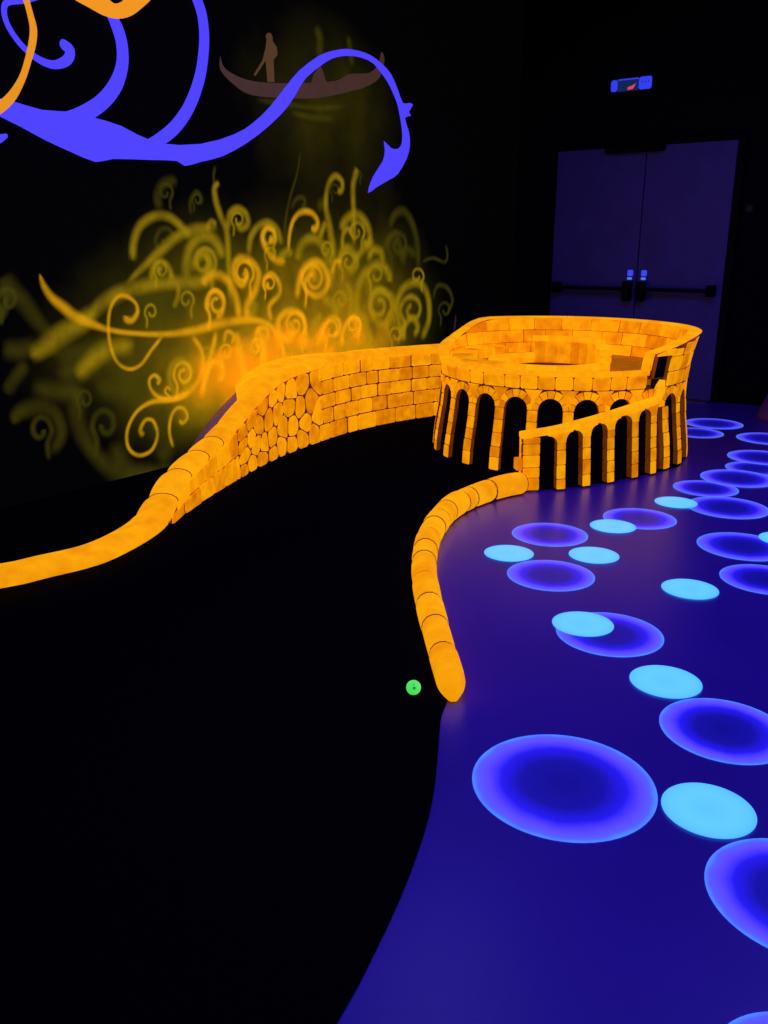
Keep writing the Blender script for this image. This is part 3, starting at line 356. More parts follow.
# local y of the slab frame points out of the room through the mural wall
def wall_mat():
    m, nt, b = newmat('black_wall_with_haze_and_painted_glow'); N = nt.nodes.new; L = nt.links.new
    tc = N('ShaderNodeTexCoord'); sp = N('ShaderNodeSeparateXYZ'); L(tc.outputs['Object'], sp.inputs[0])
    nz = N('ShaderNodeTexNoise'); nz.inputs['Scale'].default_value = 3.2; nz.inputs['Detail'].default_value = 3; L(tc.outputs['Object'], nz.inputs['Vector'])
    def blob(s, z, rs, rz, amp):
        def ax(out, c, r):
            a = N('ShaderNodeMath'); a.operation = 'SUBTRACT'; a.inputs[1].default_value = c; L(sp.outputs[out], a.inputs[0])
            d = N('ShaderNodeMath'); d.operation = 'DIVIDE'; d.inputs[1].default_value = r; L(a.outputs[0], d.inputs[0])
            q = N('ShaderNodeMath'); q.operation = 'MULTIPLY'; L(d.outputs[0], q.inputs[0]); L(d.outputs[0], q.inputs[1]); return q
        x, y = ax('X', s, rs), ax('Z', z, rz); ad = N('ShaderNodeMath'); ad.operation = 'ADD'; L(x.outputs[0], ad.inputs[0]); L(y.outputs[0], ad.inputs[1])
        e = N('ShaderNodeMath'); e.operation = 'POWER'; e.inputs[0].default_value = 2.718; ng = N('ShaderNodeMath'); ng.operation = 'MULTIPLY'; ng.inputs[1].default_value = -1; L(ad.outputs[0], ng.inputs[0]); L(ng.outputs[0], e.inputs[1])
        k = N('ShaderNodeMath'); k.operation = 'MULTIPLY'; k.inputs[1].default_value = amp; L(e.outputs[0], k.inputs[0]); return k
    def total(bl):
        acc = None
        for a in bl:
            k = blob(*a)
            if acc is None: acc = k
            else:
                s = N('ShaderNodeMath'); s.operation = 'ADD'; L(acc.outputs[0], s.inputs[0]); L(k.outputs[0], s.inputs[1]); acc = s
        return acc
    hz = total(HAZE_AND_GLOW)
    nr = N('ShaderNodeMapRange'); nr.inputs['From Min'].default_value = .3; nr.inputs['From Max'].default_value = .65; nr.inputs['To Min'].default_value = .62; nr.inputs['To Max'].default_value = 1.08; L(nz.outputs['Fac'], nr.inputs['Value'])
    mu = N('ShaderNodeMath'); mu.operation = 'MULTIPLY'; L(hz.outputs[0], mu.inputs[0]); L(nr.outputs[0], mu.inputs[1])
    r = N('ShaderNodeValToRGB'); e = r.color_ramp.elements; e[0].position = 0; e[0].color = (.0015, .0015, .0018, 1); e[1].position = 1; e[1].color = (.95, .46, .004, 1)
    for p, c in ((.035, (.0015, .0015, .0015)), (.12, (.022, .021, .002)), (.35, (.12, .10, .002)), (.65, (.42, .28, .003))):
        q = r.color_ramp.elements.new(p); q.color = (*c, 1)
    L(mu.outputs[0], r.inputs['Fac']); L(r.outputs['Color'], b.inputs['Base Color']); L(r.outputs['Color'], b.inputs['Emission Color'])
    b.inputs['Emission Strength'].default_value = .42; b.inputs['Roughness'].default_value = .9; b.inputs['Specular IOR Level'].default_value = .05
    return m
HAZE_AND_GLOW = [(1.55, .52, .80, .22, .85), (.85, .40, .42, .22, .8), (2.2, .62, .8, .35, .40), (.35, .68, .65, .32, .24), (1.6, 1.0, 1.0, .36, .42), (.7, 1.1, .5, .3, .14), (1.95, 2.12, .72, .46, .20), (1.2, .50, .55, .17, .45), (2.4, 1.0, .6, .5, .15), (.45, .25, .35, .2, .1)]  # airbrushed haze plus the stone wall's orange glow painted into the wall colour
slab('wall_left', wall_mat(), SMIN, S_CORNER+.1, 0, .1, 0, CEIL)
slab('wall_back', BLACK, S_CORNER, S_CORNER+.1, -TMAX, 0, 0, CEIL)
slab('wall_right', BLACK, SMIN, S_CORNER, -TMAX-.1, -TMAX, 0, CEIL)
slab('wall_front', BLACK, SMIN-.1, SMIN, -TMAX, 0, 0, CEIL)
slab('ceiling', BLACK, SMIN, S_CORNER, -TMAX, 0, CEIL, CEIL+.1)
# black light fixtures
HOUSING = plain('black_metal_housing', (.01, .01, .012), .5)
TUBE = plain('violet_tube_glass', (.02, .01, .08), .2, (.12, .05, 1), 1.2)
for k, ((lx, ly), pw) in enumerate(BLACKLIGHTS):
    r = tag(empty('blacklight_fixture', (lx, ly, CEIL), AZ), 'black light fixture with violet tubes under the ceiling '+['near the mural wall', 'above the pale disc and ring pairs', 'near the right wall', 'above the stone curb', 'near the wall facing the doors'][k], 'light fixture', 'black lights under the ceiling')
    v, f = boxv(-.66, .66, -.08, .08, -.06, 0); mk('housing', v, f, HOUSING, r)
    for yy in (-.035, .035):
        pr = [(yy+.016*cos(a*pi/4), -.085+.016*sin(a*pi/4)) for a in range(8)]
        v = [(x, a, b) for x in (-.6, .6) for a, b in pr]
        mk('tube', v, [tuple(range(8)), tuple(range(8, 16))]+[(i, (i+1) % 8, (i+1) % 8+8, i+8) for i in range(8)], TUBE, r, smooth=True)
    for xx in (-.63, .63):
        v, f = boxv(xx-.03, xx+.03, -.06, .06, -.11, -.06); mk('tube_holder', v, f, HOUSING, r)

# ------------------------------------------------------------- double door
DOORP = plain('grey_blue_door_paint', (.075, .085, .32), .55, noise=.12, nscale=5)
BAR = plain('black_bar_metal', (.003, .003, .004), .6, spec=.1)
STICK = plain('fluorescent_blue_sticker', (.1, .15, .9), .6, (.05, .07, .95), .8)
STICK2 = plain('fluorescent_pale_sticker', (.1, .3, .9), .6, (.08, .22, .9), .8)
door = empty('door_1', (C0[0], C0[1], 0), AZ-pi/2); struct(door)
# door frame of reference: x along the wall away from the corner, y out of the room
def dpart(name, x0, x1, y0, y1, z0, z1, mat, parent, ch=0): v, f = boxv(x0, x1, y0, y1, z0, z1, ch); return mk(name, v, f, mat, parent)
for k, (a, b_) in enumerate(((.42, 1.200), (1.210, 1.92))):
    lf = dpart('door_leaf', a, b_, -.05, -.006, .012, 2.03, DOORP, door)
    lf['label'] = 'grey blue painted door leaf'
    lx = b_-.055 if k == 0 else a+.055
    dpart('panic_bar', a+.06, b_-.06, -.135, -.105, .885, .915, BAR, lf, .008)
    dpart('latch_box', lx-.03, lx+.03, -.14, -.05, .80, .965, BAR, lf, .01)
    hx = a+.075 if k == 0 else b_-.075
    dpart('hinge_bracket', hx-.03, hx+.03, -.14, -.05, .855, .945, BAR, lf, .01)
    dpart('sticker', lx-.022, lx+.026, -.053, -.05, 1.005, 1.055, STICK, lf, .008)
    dpart('sticker', lx-.022, lx+.02, -.053, -.05, .975, .995, STICK2, lf, .004)
dpart('door_frame', .36, .42, -.045, 0, 0, 2.07, BAR, door); dpart('door_frame', 1.92, 1.98, -.045, 0, 0, 2.07, BAR, door); dpart('door_frame', .42, 1.92, -.045, 0, 2.03, 2.07, BAR, door)
dpart('door_closer', .86, 1.36, -.10, -.05, 1.985, 2.035, BAR, door, .008)
THR = plain('dull_metal_threshold', (.25, .25, .32), .35, metal=1)
dpart('threshold', .42, 1.92, -.16, 0, 0, .010, THR, door)
# emergency exit sign over the door
sg = tag(empty('exit_sign', (C0[0], C0[1], 2.455), AZ-pi/2), 'small blue glowing emergency exit sign with red mark above the doors', 'sign')
SG1 = plain('blue_sign_glow', (.05, .07, .8), .4, (.035, .05, .9), .9); SG2 = plain('dim_teal_sign_panel', (.01, .03, .08), .4, (.006, .02, .09), .9); SG3 = plain('red_sign_glow', (.8, .1, .1), .4, (.75, .07, .1), .9)
dpart('housing', .85, 1.21, -.055, -.001, -.012, .105, HOUSING, sg, .01)
dpart('panel', .92, 1.09, -.06, -.055, .0, .092, SG2, sg, .004)
dpart('end_light', .862, .915, -.062, -.055, .004, .09, SG1, sg, .012)
e2 = dpart('end_light', 1.095, 1.20, -.062, -.055, .002, .094, SG1, sg, .012)
dpart('light_bar', .92, 1.09, -.0615, -.06, .082, .092, SG1, sg)
mk('red_arrow', [(1.005, -.0625, .008), (1.05, -.0625, .012), (1.07, -.0625, .05), (1.04, -.0625, .036), (1.005, -.0625, .026), (1.005, -.06, .008), (1.05, -.06, .012), (1.07, -.06, .05), (1.04, -.06, .036), (1.005, -.06, .026)],
   [(0, 1, 2, 3, 4), (5, 6, 7, 8, 9)]+[(i, (i+1) % 5, (i+1) % 5+5, i+5) for i in range(5)], SG3, sg)
for x in (1.12, 1.145, 1.17):
    dpart('slot', x, x+.008, -.0635, -.062, .05, .062, SG2, sg)
# small round push button right of the doors
bt = tag(empty('wall_button', (C0[0], C0[1], 1.5), AZ-pi/2), 'tiny grey round push button on black wall beside the doors', 'button')
GREYB = plain('dull_grey_plastic', (.03, .03, .03), .5)
def disc(cx, cz, r, y0, y1, n=14): v = [(cx+r*cos(2*pi*i/n), y, cz+r*sin(2*pi*i/n)) for y in (y0, y1) for i in range(n)]; return v, [tuple(range(n)), tuple(range(n, 2*n))]+[(i, (i+1) % n, (i+1) % n+n, i+n) for i in range(n)]
v, f = disc(2.05, .03, .03, -.012, 0); mk('base', v, f, HOUSING, bt); v, f = disc(2.05, .03, .022, -.022, -.012); mk('cap', v, f, GREYB, bt)

# ------------------------------------------------------------- black carpet lane
CP = [(1.75, 4.99), (1.60, 4.86), (1.42, 4.74), (1.24, 4.62), (1.05, 4.54), (.78, 4.45), (.60, 4.33), (.427, 4.14), (.296, 3.90), (.20, 3.54), (.16, 3.185), (.16, 2.842), (.175, 2.516), (.185, 2.25), (.155, 2.10), (.115, 1.75), (.05, 1.48), (-.03, 1.25), (-.08, 1.13), (-.22, .8), (-.5, .2), (-.8, -.6)]
edge = catmull(CP, 4)
def wpt(s, t): return (M0[0]+D[0]*s+NR[0]*t, M0[1]+D[1]*s+NR[1]*t)
rest = [wpt(-5.0, 2.5), wpt(-5.0, .02), wpt(3.6, .02), (1.6, 6.4), (1.85, 5.9), (1.9, 5.3)]
out = [(p[0], p[1]) for p in edge]+rest
n = len(out); v = [(x, y, z) for z in (.0005, .007) for x, y in out]
lane = mk('putting_green', v, [tuple(range(n)), tuple(range(n, 2*n))]+[(i, (i+1) % n, (i+1) % n+n, i+n) for i in range(n)], CARPET)
tag(lane, 'black carpet putting lane with a curving edge against the blue floor', 'carpet')

# ------------------------------------------------------------- miniature amphitheatre
CX, CY = 1.12, 5.50
AM = tag(empty('miniature_amphitheatre', (CX, CY, 0)), 'glowing orange miniature ruined amphitheatre with arcades at the end of the lane', 'amphitheatre')
OFF = (CX, CY, 0); RU = .76
def rr(z):
    q = min(max(z, 0)/.42, 1); r = .80-.045*q*q*(3-2*q)
    if z > .42: r += (z-.42)**2*.46
    return r
def SR(u, v, w): t = u/RU; r = rr(v)+w; return (CX+r*cos(t), CY+r*sin(t), v)            # outer face, u = metres along the ring
TH = .055
def SI(u, v, w): t = u/RU; r = rr(v)-TH-w; return (CX+r*cos(t), CY+r*sin(t), v)         # inner face
HT = [(-62.5, .585), (-62, .69), (-50, .72), (-40, .75), (-30, .768), (0, .77), (60, .772), (118, .775), (124, .77), (131, .75), (140, .71), (150, .675), (165, .645), (180, .60), (187, .585), (297.5, .585)]
def hh(deg):
    while deg > 297.5: deg -= 360
    while deg < -62.5: deg += 360
    for (a, x), (b, y) in zip(HT, HT[1:]):
        if a <= deg <= b: return x+(y-x)*(deg-a)/(b-a)
    return .585
U = lambda deg: radians(deg)*RU
# core of the ring
us = [U(-62+i*(360/144)) for i in range(145)]
def prof(u):
    d = math.degrees(u/RU); h = hh(min(d, 297.4))-.012
    zs = [.0075, .1, .2, .3, .368, .42, .5]+[.5+(h-.5)*k/3 for k in (1, 2, 3)]
    return [(z, -.028) for z in zs]+[(z, -TH+.006) for z in reversed(zs)]
v, f = strip(SR, us, prof); ring = mk('ring_wall', v, f, MORTAR, AM, OFF); ring['label'] = 'dark orange jointed ring wall'
# coping along the front rim and over the broken top
def coping(d0, d1, n=6, over=.006, ct=.026):
    us = [U(d0+(d1-d0)*i/n) for i in range(n+1)]
    def pr(u):
        h = hh(math.degrees(u/RU)); k = ct; return [(h-k, over), (h-.005, over+.002), (h, over-.008), (h, -TH+.004), (h-.005, -TH-.008), (h-k, -TH-.006)]
    v, f = strip(SR, us, pr); mk('coping_stone', v, f, COPING, ring, OFF)
d = 186
while d < 297:
    st = random.uniform(17, 24); e = min(d+st, 297.4)
    if 297.4-e < 6: e = 297.4
    coping(d+.15, e-.15, 6); d = e
d = -61.8
while d < 186:
    st = random.uniform(8, 13); e = min(d+st, 186)
    if 186-e < 5: e = 186
    coping(d+.1, e-.1, 4, .004, .012); d = e
# outer face: arches every 15 degrees from the left side round the front to the right side
ARCH = [180+15*k for k in range(0, 13)]+[375, 390]      # up to 390 = +30 degrees
RA, ZS, RV = .069, .368, .112
def vous(name, dc, S, parent, n=7, ra=RA, rv=RV, zs=ZS, mat=None, scale=1.0):
    for k in range(n):
        a0 = pi*k/n+.02; a1 = pi*(k+1)/n-.02; am = (a0+a1)/2
        def q(r, a): return (dc+r*cos(a)*scale, zs+r*sin(a))
        def lim(p): return (max(dc-.0985, min(dc+.0985, p[0])), p[1])
        poly = [q(ra, a0), q(ra, am), q(ra, a1), lim(q(rv, a1)), lim(q(rv, am)), lim(q(rv, a0))]
        poly = [poly[2], poly[1], poly[0], poly[5], poly[4], poly[3]]
        piece('arch_stone', poly, S, -.03, .004, mat or STONE, parent, OFF, .004)
for ad in ARCH:
    uc = U(ad)
    vous('arch_stone', uc, SR, ring)
    # black recess of the arch
    uu = [uc+(RA+.004)*(-1+2*k/10) for k in range(11)]
    zt = lambda u: ZS+sqrt(max((RA+.004)**2-(u-uc)**2, 0))
    v, f = strip(SR, uu, lambda u: [(z, -.025) for z in (.0075, .1, .2, .3, ZS, zt(u))]+[(z, -.045) for z in (zt(u), ZS, .3, .2, .1, .0075)]); mk('arch_recess', v, f, BLACK, ring, OFF)
for ad in [172.5+15*k for k in range(0, 14)]+[382.5, 397.5]:
    uc = U(ad if ad != 307.5 else 310.5); z = .0075; hw = .028
    while z < ZS-.02:
        e = min(z+random.uniform(.058, .085), ZS)
        if ZS-e < .03: e = ZS
        piece('pillar_stone', chamf(uc-hw-random.uniform(0, .002), uc+hw+random.uniform(0, .002), z+.0015, e-.0015, .004), SR, -.03, .004+random.uniform(-.001, .002), STONE, ring, OFF, .004); z = e
    # the stone between two arches
    uc = U(ad)
    zc = .482
    piece('spandrel_stone', [(uc-.012, ZS+.042), (uc, ZS+.028), (uc+.012, ZS+.042), (uc+.034, zc-.022), (uc+.05, zc), (uc, zc), (uc-.05, zc), (uc-.034, zc-.022)], SR, -.03, .003, STONE, ring, OFF, .004)
u, e1 = U(184), U(297)
while u < e1:
    e = min(u+random.uniform(.085, .15), e1)
    if e1-e < .05: e = e1
    piece('wall_stone', chamf(u+.0015, e-.0015, .486, .557, .008), SR, -.03, .003+random.uniform(-.002, .003), STONE, ring, OFF, .006); u = e
# right flank, outer face above the arches, with a tall slit window near the broken end
SL0, SL1 = U(-59), U(-51)
for z0, z1 in ((.486, .565), (.568, .65), (.653, .735)):
    u = SL1+.002
    while u < U(35):
        e = u+random.uniform(.10, .16)
        top = min(z1, hh(math.degrees((u+.02)/RU))-.028)
        if top-z0 > .03: piece('wall_stone', chamf(u+.0015, e-.0015, z0, top, .008), SR, -.03, .003+random.uniform(-.002, .003), STONE, ring, OFF, .006)
        u = e
piece('slit_window', chamf(SL0, SL1, .44, .66, .004), SR, -.05, -.0245, BLACK, ring, OFF, .001)
piece('slit_window', chamf(SL0, SL1, .535, .66, .004), SI, -.05, -.004, BLACK, ring, OFF, .001)
piece('lintel_stone', [(SL0-.02, .662), (SL1+.02, .662), (SL1+.02, .70), ((SL0+SL1)/2, .695), (SL0-.02, .672)], SR, -.03, .006, COPING, ring, OFF, .004)
# end face of the tall wall
ev = [SR(U(-62.1), z, wv) for z in (.585, .64, .685) for wv in (-TH-.004, .004)]+[SR(U(-63.4), z, wv) for z in (.585, .64, .68) for wv in (-TH-.004, .004)]
mk('end_stone', ev, [(0, 1, 3, 2), (2, 3, 5, 4), (6, 7, 9, 8), (8, 9, 11, 10), (0, 1, 7, 6), (4, 5, 11, 10), (0, 2, 8, 6), (2, 4, 10, 8), (1, 3, 9, 7), (3, 5, 11, 9)], STONE, ring, OFF)
# inner face of the tall wall: courses of big blocks
rows = [(.531, .60), (.60, .683), (.683, .80)]
for ri, (z0, z1) in enumerate(rows):
    d = -49+ri*4.5
    while d < 186:
        e = min(d+random.uniform(12, 17.5), 187); tp = [min(z1, hh(x)-.0125) for x in (d+.1, (d+e)/2, e-.1)]
        if 122 < e < 126: e = 123.5
        if max(tp)-z0 > .012:
            tp = [max(t, z0+.004) for t in tp]; a0, a1, g = U(d)+.0012, U(e)-.0012, .0012
            piece('wall_stone', [(a0+.004, z0+g), ((a0+a1)/2, z0+g), (a1-.004, z0+g), (a1, z0+g+.003), (a1, tp[2]-g), ((a0+a1)/2, tp[1]-g), (a0, tp[0]-g), (a0, z0+g+.003)], SI, -.02, .006+random.uniform(-.003, .004), STONE, ring, OFF, .005)
        d = e
# terrace behind the rim
n = 48; v = [(CX+.735*cos(2*pi*i/n), CY+.735*sin(2*pi*i/n), z) for z in (.5, .53) for i in range(n)]
te = mk('terrace', v, [tuple(range(n)), tuple(range(n, 2*n))]+[(i, (i+1) % n, (i+1) % n+n, i+n) for i in range(n)], TERRACE, AM, OFF)
te['label'] = 'flat ochre terrace behind the rim'
# inner ring of the arena, broken to different heights
AX, AY, AR, AT = 1.0, 5.285, .36, .055
def SA(u, v, w): t = u/AR; return (AX+(AR+w)*cos(t), AY+(AR+w)*sin(t), v)
def ha(d):
    d = (d+180) % 360-180
    if 14 <= d <= 97: return .70
    if 0 <= d < 14: return .68
    if -14 <= d < 0: return .65
    if -30 <= d < -14: return .615
    return .595
ar = empty('arena_ring', (0, 0, 0), 0, AM)
d = -180.0; 
cuts = [-180, -150, -120, -95, -70, -48, -30, -14, 0, 14, 28, 42, 55, 69, 83, 97, 118, 140, 160, 180]
for a, b_ in zip(cuts, cuts[1:]):
    h = ha((a+b_)/2); uu = [radians(a+.3+(b_-a-.6)*i/3)*AR for i in range(4)]
    v, f = strip(SA, uu, [(.531, 0), (h-.03, 0), (h-.03, -AT), (.531, -AT)]); mk('arena_stone', v, f, STONE, ar, OFF)
    v, f = strip(SA, uu, [(h-.03, .005), (h-.006, .006), (h, -.004), (h, -AT+.004), (h-.006, -AT-.006), (h-.03, -AT-.005)]); mk('coping_stone', v, f, COPING, ar, OFF)
n = 40; v = [(AX+(AR-AT-.001)*cos(2*pi*i/n), AY+(AR-AT-.001)*sin(2*pi*i/n), z) for z in (.5305, .534) for i in range(n)]
mk('arena_floor', v, [tuple(range(n)), tuple(range(n, 2*n))]+[(i, (i+1) % n, (i+1) % n+n, i+n) for i in range(n)], MORTAR, AM, OFF)
# low bench of blocks on the left of the terrace
bn = empty('bench', (0, 0, 0), 0, AM)
def SB(u, v, w): t = u/.66; return (CX+(.66+w)*cos(t), CY+(.66+w)*sin(t), v)
d = 118
while d < 222:
    e = d+random.uniform(11, 16); uu = [radians(d+.25+(e-d-.5)*i/3)*.66 for i in range(4)]; hb = .592+random.uniform(-.004, .004)
    v, f = strip(SB, uu, [(.531, -.10), (hb-.006, -.10), (hb, -.094), (hb, .024), (hb-.006, .03), (.531, .03)]); mk('bench_stone', v, f, STONE, bn, OFF); d = e
# the free-standing arcade that winds off the ring towards the lane's stone curb
POSTS = [(.775, 4.415), (.94, 4.44), (1.09, 4.505), (1.24, 4.585), (1.40, 4.685), (1.53, 4.775)]
AP = Path([(.70, 4.405)]+POSTS+[(1.62, 4.85), (1.72, 4.95)])
def pu(p): return min((((q[0]-p[0])**2+(q[1]-p[1])**2), l) for q, l in zip(AP.p, AP.l))[1]
PU = [pu(p) for p in POSTS]
def SP(u, v, w):
    q, t = AP.at(u); nx, ny = t[1], -t[0]      # outward = towards the camera
    lean = -.035*min(v/.4, 1.3)
    return (q[0]+nx*(w+lean), q[1]+ny*(w+lean), v)
def hp(u): return .318+(.425-.318)*(u-PU[0])/(PU[-1]-PU[0])
ac = empty('arcade', (0, 0, 0), 0, AM)
uu = [PU[0]+.052+(PU[-1]-PU[0]-.022)*i/24 for i in range(25)]
v, f = strip(SP, uu, lambda u: [(.0075, -.055), (hp(u)-.012, -.055), (hp(u)-.012, -.035), (.0075, -.035)])
mk('arcade_backing', v, f, BLACK, ac, OFF)
for i, pu_ in enumerate(PU):
    hw = .045 if i == 0 else .026; z = .0085; hi = hp(pu_)-(.028 if i == 0 else .085)
    while z < hi-.01:
        e = min(z+random.uniform(.055, .08), hi)
        if hi-e < .03: e = hi
        piece('pillar_stone', chamf(pu_-hw, pu_+hw, z+.0013, e-.0013, .004), SP, -.036, .004+random.uniform(-.001, .002), STONE, ac, OFF, .004, True); z = e
    if i:   # flared capital that spreads into the two half arches
        pl = [(pu_-.026, hi), (pu_+.026, hi)]
        dr = min(.075, (PU[i+1]-pu_)/2-.0005) if i+1 < len(PU) else .05; dl = min(.075, (pu_-PU[i-1])/2-.0005)
        if i == 1: dl = (pu_-PU[0]-.045)/2+.02
        for k in range(0, 5):
            a = k/4; pl.append((pu_+.026+(dr-.026)*(1-cos(a*pi/2)), hi+(hp(pu_+dr)-.034-hi)*sin(a*pi/2)))
        pl = pl[:1]+pl[1:2]+pl[3:]
        pl += [(pu_+dr, hp(pu_+dr)-.0265), (pu_-dl, hp(pu_-dl)-.0265)]
        for k in range(4, 0, -1):
            a = k/4; pl.append((pu_-.026-(dl-.026)*(1-cos(a*pi/2)), hi+(hp(pu_-dl)-.034-hi)*sin(a*pi/2)))
        piece('capital_stone', pl, SP, -.036, .005, STONE, ac, OFF, .003, True)
c0 = PU[0]-.052; cuts = [c0, PU[0]+.09, (PU[1]+PU[2])/2, PU[3]-.03, (PU[3]+PU[4])/2, PU[5]-.02, PU[5]+.055]
for a, b_ in zip(cuts, cuts[1:]):
    uu = [a+.001+(b_-a-.002)*i/4 for i in range(5)]
    v, f = strip(SP, uu, lambda u: [(hp(u)-.027, .010), (hp(u)-.006, .014), (hp(u), .006), (hp(u)+.002, -.052), (hp(u)-.004, -.062), (hp(u)-.027, -.058)])
    mk('coping_stone', v, f, COPING, ac, OFF)
# sloping buttress from the arcade up to the rim
uu = [PU[5]+.035+.075*i/4 for i in range(5)]
v, f = strip(SP, uu, lambda u: [(.39+(u-PU[5]-.035)*.9, .0), (.435+(u-PU[5]-.035)*1.2, .0), (.435+(u-PU[5]-.035)*1.2, -.045), (.39+(u-PU[5]-.035)*.9, -.045)]); mk('buttress', v, f, COPING, ac, OFF)
# low step block at the free end of the arcade
bv, bf = strip(SP, [PU[0]-.078, PU[0]-.074, PU[0]-.05, PU[0]-.046], [(.118, .0), (.17, -.003), (.178, -.012), (.178, -.05), (.17, -.055), (.118, -.058)]); mk('step_stone', bv, bf, STONE, ac, OFF)
bv, bf = strip(SP, [PU[0]-.045, PU[0]-.02, PU[0]+.02, PU[0]+.045], [(.0085, -.036), (.30, -.036), (.30, -.07), (.0085, -.07)]); mk('end_pier', bv, bf, STONE, ac, OFF)

# ------------------------------------------------------------- left boundary wall
WP = [(-2.6, 2.39, .112), (-1.95, 2.69, .112), (-1.42, 2.95, .112), (-1.28, 3.065, .110), (-1.11, 3.27, .102), (-1.01, 3.63, .098), (-.985, 3.85, .14), (-.95, 4.09, .215), (-.83, 4.56, .31), (-.72, 4.95, .43), (-.56, 5.35, .53), (-.22, 5.95, .555), (.12, 6.32, .548), (.42, 6.56, .542), (.60, 6.66, .54)]
WL = Path(WP); WT = .11
def wu(x, y): return min((((q[0]-x)**2+(q[1]-y)**2), l) for q, l in zip(WL.p, WL.l))[1]
def wh(u): return WL.at(u)[0][2]
def SW(u, v, w):    # v in metres above the ground, w towards the lane
    q, t = WL.at(u); lean = -.10*v*0.35; return (q[0]+t[1]*(w+lean), q[1]-t[0]*(w+lean), v)
def SF(u, v, w): h = max(wh(u)-.06, .01); return SW(u, .008+v*(h-.008), w)     # v = fraction of the face under the coping
BW = tag(empty('stone_parapet', (-.56, 5.4, 0)), 'orange glowing stone wall tapering down to a smooth curb below the swirl mural', 'parapet')
WO = (-.56, 5.4, 0)
uA, uB, uC = wu(-.98, 3.87), wu(-.80, 4.66), wu(-.42, 5.62); uE = WL.len
us = [uA+(uE-uA)*i/60 for i in range(61)]
v, f = strip(SW, us, lambda u: [(.0075, -.012), (max(wh(u)-.03, .03), -.012), (max(wh(u)-.03, .03), -WT), (.0075, -WT)]); mk('core', v, f, MORTAR, BW, WO)
# coping: smooth tube at the low end, separate rounded stones further up, long pieces on top
def cop(a, b_, n, dome=0.0):
    uu = [a]+[a+.005+(b_-a-.005)*i/n for i in range(n+1)]
    def pr(u):
        h = wh(u); g = max(.0075, h-.075); tt = (u-a)/(b_-a); k = 1-dome*(abs(2*tt-1)**4)
        c = (g+h)/2; R = (h-g)/2
        return [(c+R*sin(x)*k, -.045+(.068+.017*max(0, min(1, (uB-u)/(uB-uk))))*cos(x)*k) for x in [-.9+i*(pi+1.8)/11 for i in range(12)]]
    v, f = strip(SW, uu, pr); return mk('coping_stone', v, f, COPING, BW, WO, smooth=True, mat2=JOINT, dark=range(12) if dome > .1 else ())
uk = wu(-1.0, 3.70)
cop(0, uk, 44).name = 'smooth_curb'
u = uk
while u < uE-.02:
    st = random.uniform(.17, .22) if u < uB else random.uniform(.30, .45)
    e = u+st
    if uE-e < .15: e = uE
    cop(u+.001, e-.001, 6, .16 if u < uB else .04); u = e
# low section: two rows of large blocks
for r0, r1, ph in ((0, .5, 0), (.5, 1, .07)):
    u = uA-.03+ph
    while u < uB:
        e = u+random.uniform(.13, .20); e = min(e, uB)
        if wh(u)-.06 > .06: piece('wall_stone', chamf(u+.003, e-.003, r0+.012, r1-.012, .02), SF, -.013, .010+random.uniform(-.003, .005), STONE, BW, WO, .009)
        u = e
# middle: irregular stones (a jittered Voronoi pattern clipped to the face)
seeds = []
ncol = int((uC-uB)/.125)
for i in range(ncol):
    for j in range(4):
        seeds.append((uB+(i+.5+.38*((j % 2)-.5)+random.uniform(-.26, .26))*(uC-uB)/ncol, (j+.5+random.uniform(-.26, .26))/4))
HM = .42; VR = [0, .23, .44, .63, .82, 1.0]
for i, (sx, sy) in enumerate(seeds):
    poly = [(uB, 0), (uC, 0)]+[q for r_ in range(5) for q in ((uC+(r_ % 2)*.05, VR[r_]+.001), (uC+(r_ % 2)*.05, VR[r_+1]-.001))]+[(uC, 1), (uB, 1)] if sx > uC-.14 else [(uB, 0), (uC+.05, 0), (uC+.05, 1), (uB, 1)]
    for k, (ox, oy) in enumerate(seeds):
        if k == i: continue
        mx, my = (sx+ox)/2, (sy+oy)/2; nx, ny = ox-sx, (oy-sy)*HM*HM
        out = []
        for a, b_ in zip(poly, poly[1:]+poly[:1]):
            da = (a[0]-mx)*nx+(a[1]-my)*ny; db = (b_[0]-mx)*nx+(b_[1]-my)*ny
            if da <= 0: out.append(a)
            if (da < 0) != (db < 0) and da != db:
                t = da/(da-db); out.append((a[0]+(b_[0]-a[0])*t, a[1]+(b_[1]-a[1])*t))
        poly = out
        if len(poly) < 3: break
    if len(poly) < 3: continue
    c = (sum(p[0] for p in poly)/len(poly), sum(p[1] for p in poly)/len(poly))
    # round the corners a little and leave a joint
    rp = []
    m = len(poly)
    for k in range(m):
        a, b_, d_ = poly[k-1], poly[k], poly[(k+1) % m]
        for q in (a, d_): rp.append((b_[0]+(q[0]-b_[0])*.22, b_[1]+(q[1]-b_[1])*.22))
    rp = [(c[0]+(p[0]-c[0])*.95, c[1]+(p[1]-c[1])*.95) for p in rp]
    v = [SF(a, b_, -.013) for a, b_ in rp]; kk = random.uniform(.008, .018)
    ip = [(c[0]+(p[0]-c[0])*.82, c[1]+(p[1]-c[1])*.82) for p in rp]
    v += [SF(a, b_, kk*.5) for a, b_ in rp]+[SF(a, b_, kk) for a, b_ in ip]; m = len(rp)
    mk('wall_stone', v, [tuple(range(2*m, 3*m))]+[(i_+k_, (i_+1) % m+k_, (i_+1) % m+m+k_, i_+m+k_) for k_ in (0, m) for i_ in range(m)], STONE, BW, WO, mat2=JOINT, dark=range(1, m+1))
